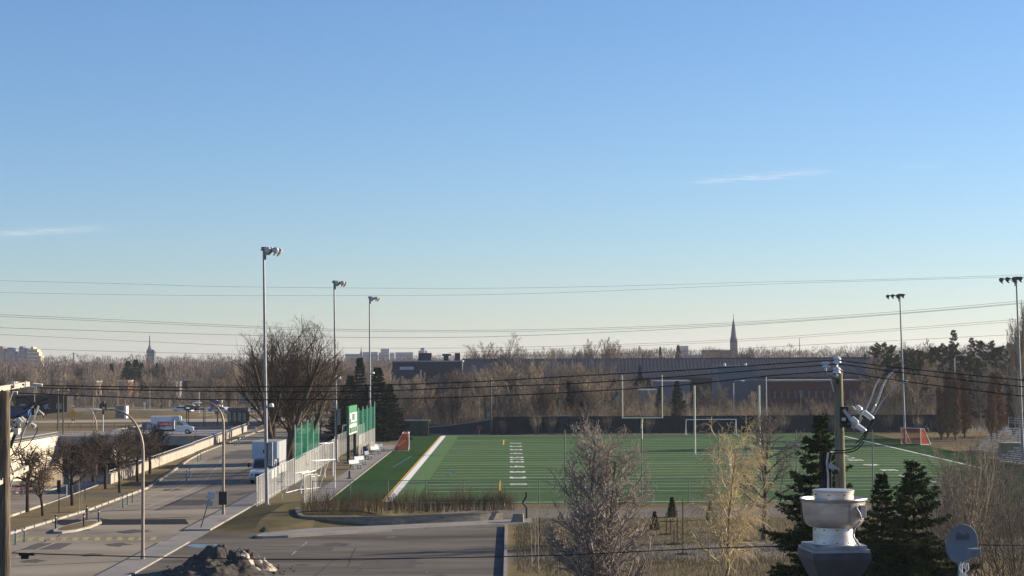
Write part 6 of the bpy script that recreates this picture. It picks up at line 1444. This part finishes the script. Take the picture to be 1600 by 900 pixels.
for nm, sd, sp_, L, m_, st in bd:
    t = make_tree(nm, '', 'tree', sd, sp_, L, .15, bark_d if m_ is twig_b else bark_g, m_, stems=st, fan=.3, sides=(2, 2, 3, 3, 5), split=3)
    bpy.context.view_layer.update()
    zt = max(v.co.z for c_ in kids(t) for v in c_.data.vertices); bt.append([t, tree_of(t), zt, False])
def place_bare(j, px, D, yt, lb, grp, ws=1.0, rot=0):
    t, tr, zt, u = bt[j]; h = max(2.5, ZD(yt, D, px)); s = h/zt; loc = Vector((XD(px, D), D, 0)); sc = (s*ws, s*ws, s)
    if not u: t.location = loc; t.scale = sc; t.rotation_euler = (0, 0, rot); t['label'] = lb; t['group'] = grp; bt[j][3] = True
    else: dup(t, loc, rot, lb, grp, scale=sc, ch=tr)
tall = [(780, 519, 440, 4, 1.15, 'tall bare tree with open crown rising above the dark building'), (763, 532, 455, 0, 1.0, 'bare tree just left of the tall open-crowned one'), (860, 541, 460, 2, 1.1, 'pale bare tree rising right of the tall open-crowned one'), (905, 529, 500, 4, 1.0, 'bare tree at the left of the skyline clump over the ribbed roof'), (928, 530, 505, 0, 1.0, 'bare tree second in the skyline clump over the ribbed roof'),
        (955, 526, 500, 3, 1.0, 'highest bare tree of the skyline clump over the ribbed roof'), (982, 530, 510, 4, 1.0, 'bare tree right in the skyline clump over the ribbed roof'), (1003, 540, 505, 0, 1.0, 'rightmost bare tree of the skyline clump'), (735, 545, 450, 1, .9, 'small bare tree between the rooftop stack and the open crown'), (1120, 543, 600, 0, 1.1, 'bare tree on the skyline left of the church spire'), (1165, 541, 620, 3, 1.1, 'bare tree on the skyline right of the church spire'),
        (1420, 533, 520, 4, 1.0, 'bare tree on the skyline right of the corner floodlight'), (1455, 528, 480, 0, 1.1, 'rounded bare tree on the skyline left of the pointed spruce'), (1602, 462, 250, 3, .55, 'tall reddish bare tree cut by the right edge'), (1590, 500, 246, 1, .6, 'bare tree below the far right floodlight head'),
        (1113, 590, 312, 4, 1.0, 'bare tree with branching crown behind the wide white goal'), (925, 575, 300, 0, .9, 'gnarled bare tree behind the left gridiron upright'), (812, 580, 296, 4, .9, 'V-forked bare tree behind the sloping wall'), (706, 600, 292, 0, .9, 'dark bare tree standing by the sloping wall'), (654, 612, 298, 2, .9, 'bare tree behind the hut'), (340, 585, 330, 0, 1.0, 'bare tree left behind the big vase-crowned tree'), (480, 585, 260, 2, 1.0, 'bare tree behind the nearer green net'), (500, 600, 275, 0, 1.0, 'bare tree right behind the nearer green net'), (455, 590, 280, 3, 1.1, 'bare tree behind the twin dark trunks')]
for px, yt, D, j, ws, lb in tall: place_bare(j, px, D, yt, lb, None if False else 'bare trees around the pitch', ws, px*.7)
rng = random.Random(77)
TONE = ['brown', 'light tan', 'pale tan', 'dark upright', 'ash grey']
def near(px, L):
    w_ = L[0][1]
    for a_, b_ in L:
        if px >= a_: w_ = b_
    return w_
LM = [(500, 'beside the storage hut'), (690, 'above the sloping wall'), (775, 'right of the slim dark pole'), (855, 'above the big twiggy tree'), (960, 'between the far gridiron uprights'), (1035, 'just right of the far gridiron goal'), (1085, 'behind the wide white goal'), (1160, 'right of the wide white goal'), (1215, 'before the red brick building'), (1300, 'right of the greenish pole top'), (1375, 'around the right corner floodlight'), (1440, 'left of the rusty columnar trees')]
LL = [(-50, 'above the near crossarm'), (50, 'above the pale retaining wall'), (110, 'right of the diamond sign'), (165, 'below the far evergreens'), (235, 'above the rental truck'), (285, 'above the dark shelter'), (345, 'left of the big dark tree'), (430, 'behind the big dark tree'), (500, 'right of the big dark tree'), (560, 'by the farther floodlight masts')]
def interp(px, xs, ys_): return float(np.interp(px, xs, ys_))
# wood behind the pitch
FB = []
g1 = 'bare trees of the brushy wood behind the pitch'
for k in range(150):
    px = 602+k*5.9+rng.uniform(-5, 5); row = k % 3; D = (289, 325, 375)[row]+rng.uniform(-4, 22)
    yb = interp(px, [600, 700, 780, 860, 960, 1010, 1100, 1300, 1400, 1500], [586, 576, 558, 556, 568, 602, 612, 606, 584, 578])+(24, 8, -4)[row]+rng.uniform(-8, 12)
    if 1118 < px < 1335: yb += 8
    j_ = rng.choice([0, 1, 2, 3, 4, 2])
    place_bare(j_, px, D, yb, TONE[j_]+' bare tree in the '+('front', 'middle', 'back')[row]+' row, '+near(px, LM), g1, rng.uniform(.8, 1.25), rng.uniform(0, 6.28))
# trees beyond the road on the left
for k in range(24):
    px = 1365+k*10+rng.uniform(-6, 6); j_ = rng.choice([0, 2, 4, 1]); D = rng.uniform(292, 335)
    place_bare(j_, px, D, rng.uniform(552, 592), TONE[j_]+' bare tree among the pines on the right, '+('left part' if px < 1440 else 'middle part' if px < 1520 else 'right part'), 'bare trees among the pines', rng.uniform(.8, 1.2), px)
for k, px in enumerate((786, 838, 861, 923, 948, 1012, 1183, 1222, 1301, 1335, 1387, 1433)):
    j = k % 2; s = (.7, 1.0, .85)[k % 3]; FB.append((px, j, s))
g2 = 'bare trees beyond the road on the left'
for k in range(112):
    px = -20+k*5.6+rng.uniform(-6, 6); row = k % 4; D = (345, 450, 520, 600)[row]+rng.uniform(-10, 40)
    if row == 0 and px < 420 : D += 110
    yb = (600, 588, 579, 570)[row]+rng.uniform(-8, 10)-(4 if px > 300 else 0)
    j_ = rng.choice([1, 2, 4, 1, 3, 0])
    place_bare(j_, px, D, yb, TONE[j_]+' bare tree in the '+('nearest', 'second', 'third', 'farthest')[row]+' tree belt, '+near(px, LL), g2, rng.uniform(.9, 1.35), rng.uniform(0, 6.28))
g3 = 'undergrowth thickets behind the fence'
sh = [shrub('', s, 3.0, 22, m_, .7, .016, g3, 'thicket', 6) for s, m_ in ((211, twig_b), (212, twig_t))]; sht = [tree_of(q) for q in sh]; us = set()
for k in range(70):
    px = 625+k*12.3+rng.uniform(-6, 6); D = 287.5+rng.uniform(0, 14); j = k % 2; s = rng.uniform(.9, 1.7); lb = ('tall ' if s > 1.3 else 'low ')+('brown' if j == 0 else 'tan')+' thicket just behind the end fence, '+near(px, LM); loc = Vector((XD(px, D), D, 0))
    if j not in us: us.add(j); sh[j].location = loc; sh[j].scale = (s*1.4, s, s); sh[j]['label'] = lb
    else: dup(sh[j], loc, rng.uniform(0, 6), lb, scale=(s*1.4, s, s), ch=sht[j])

for px, j, s in FB: dup(sh[j], Vector((XD(px, 281.6), 281.6, 0)), px*.3, 'thin '+('brown' if j == 0 else 'tan')+' bush before the dark windscreen, '+near(px, LM), 'bushes in front of the windscreen fence', scale=(s*.8, s*.8, s*1.1), ch=sht[j])
# ------------------------------------------------------------------ far woodland: one mass of leafless crowns
def woodmass(name, lb, seed, n, D0, D1, ytop, m_, per=120, wd=.10, hj=1.5, hmin=9.0):
    rs = np.random.RandomState(seed); V = []
    for k in range(n):
        D = D0+(D1-D0)*rs.rand()**.8; px = -90+1780*(k+rs.rand())/n; x = XD(px, D); zt = ZD(ytop(px)+(0 if rs.rand() < .35 else rs.rand()*10), D, px)+rs.normal(0, hj); zt = max(zt, hmin*.6)
        R_ = rs.uniform(2.6, 5.0)*(D/900)**.35; zb = zt*rs.uniform(.15, .35)
        th = rs.uniform(0, 2*math.pi, per); u = rs.rand(per)**.5; z = rs.uniform(0, 1, per)
        rad = R_*np.sqrt(np.clip(1-(2*z-1.0)**2*.85, .05, 1))
        P = np.stack([x+np.cos(th)*rad*u, D+np.sin(th)*rad*u, zb+(zt-zb)*z*.93], 1)
        d = np.stack([np.cos(th)*.45*u, np.sin(th)*.45*u, np.ones(per)], 1)+rs.normal(0, .22, (per, 3)); d /= np.linalg.norm(d, axis=1, keepdims=True)
        s = np.cross(d, rs.normal(0, 1, (per, 3))); s /= np.linalg.norm(s, axis=1, keepdims=True); L = rs.uniform(.9, 2.3, (per, 1))*(D/900)**.3; w_ = wd*rs.uniform(.6, 1.3, (per, 1))*(D/900)
        V.append(np.stack([P-s*w_, P+s*w_, P+d*L+s*w_*.2, P+d*L-s*w_*.2], 1).reshape(-1, 3))
        c0 = np.array([[x, D, 0]]); V.append(np.array([[x-.25, D, 0], [x+.25, D, 0], [x+.12, D, zt*.8], [x-.12, D, zt*.8]]))
    V = np.concatenate(V); me = bpy.data.meshes.new(name); me.from_pydata(V.tolist(), [], np.arange(len(V)).reshape(-1, 4).tolist()); me.update(); me.materials.append(m_)
    o = bpy.data.objects.new(name, me); C.objects.link(o); return tag(o, lb, 'woodland', kind='stuff')
prof = lambda px: interp(px, [-90, 300, 360, 560, 700, 850, 1000, 1150, 1300, 1380, 1500, 1700], [559, 558, 559, 560, 556, 550, 545, 545, 544, 544, 541, 538])
woodmass('far_woodland', 'purple brown leafless woodland reaching to the horizon', 5, 620, 900, 1650, prof, twig_p, 150, .085, 1.2)
woodmass('middle_woodland', 'grey brown leafless woodland in the middle distance', 6, 460, 640, 880, lambda px: prof(px)+6+4*math.sin(px*.035), mat('middle_wood_twigs', (.155, .115, .095), (.19, .145, .11), .03, 1, world=True), 140, .075, 1.0)
# brush and dry stems over the ground at the foot of the woods
def brush(name, lb, seed, n, px0, px1, D0, D1, h, m_, wd=.03, z0=0):
    rs = np.random.RandomState(seed); D = rs.uniform(D0, D1, n); px = rs.uniform(px0, px1, n); f = 1/FPX
    x = (px-796)*D*f; P = np.stack([x, D, np.full(n, z0)], 1); d = np.stack([rs.normal(0, .28, n), rs.normal(0, .28, n), np.ones(n)], 1); L = h*rs.uniform(.3, 1, (n, 1))
    s = np.stack([np.ones(n), rs.normal(0, .5, n), np.zeros(n)], 1)*wd*rs.uniform(.6, 1.3, (n, 1))
    V = np.stack([P-s*.5, P+s*.5, P+d*L+s*.1, P+d*L-s*.1], 1).reshape(-1, 3)
    me = bpy.data.meshes.new(name); me.from_pydata(V.tolist(), [], np.arange(len(V)).reshape(-1, 4).tolist()); me.update(); me.materials.append(m_)
    o = bpy.data.objects.new(name, me); C.objects.link(o); return tag(o, lb, 'brush', kind='stuff')
brush('undergrowth', 'dry brown undergrowth at the foot of the wood behind the pitch', 1, 26000, 600, 1600, 286, 400, 2.0, twig_b, .05)
brush('undergrowth', 'dry tan undergrowth beyond the cross road', 2, 16000, -20, 620, 455, 640, 2.6, twig_t, .09)
brush('dry_weeds', 'dry straw weeds at the bottom of the park', 3, 9000, 850, 1480, 88, 107, .42, mat('straw_weeds', (.25, .20, .125), (.17, .14, .09), 2, 1), .02)
brush('dry_weeds', 'dry weeds round the saplings by the lot edge', 4, 1500, 805, 860, 100, 128, .45, MATS['straw_weeds'], .02)
brush('grass_tufts', 'tufty dry grass over the park lawn', 5, 26000, 800, 1620, 104, 134, .16, mat('lawn_straw', (.25, .19, .10), (.17, .15, .08), .5, 1, world=True), .03)
brush('weedy_bank', 'brown weeds in front of the bleachers on the right', 6, 9000, 1470, 1640, 118, 190, .9, mat('bank_weeds', (.18, .15, .10), (.13, .115, .07), .8, 1), .03)

# ------------------------------------------------------------------ haze: one closed box of thin air round everything
hz = MB().box((0, 2500, 23.5), (3500, 5300, 61)).build('haze', bpy.data.materials.new('haze_air'))
hm = hz.data.materials[0]; hm.use_nodes = True; hm.node_tree.nodes.clear()
ho = hm.node_tree.nodes.new('ShaderNodeOutputMaterial'); pv = hm.node_tree.nodes.new('ShaderNodeVolumePrincipled')
pv.inputs['Color'].default_value = (.80, .88, 1.0, 1); pv.inputs['Density'].default_value = 0.00009; pv.inputs['Anisotropy'].default_value = 0.3
hm.node_tree.links.new(pv.outputs[0], ho.inputs['Volume']); hz['kind'] = 'stuff'; hz['label'] = 'thin pale blue haze filling the air over the whole place'
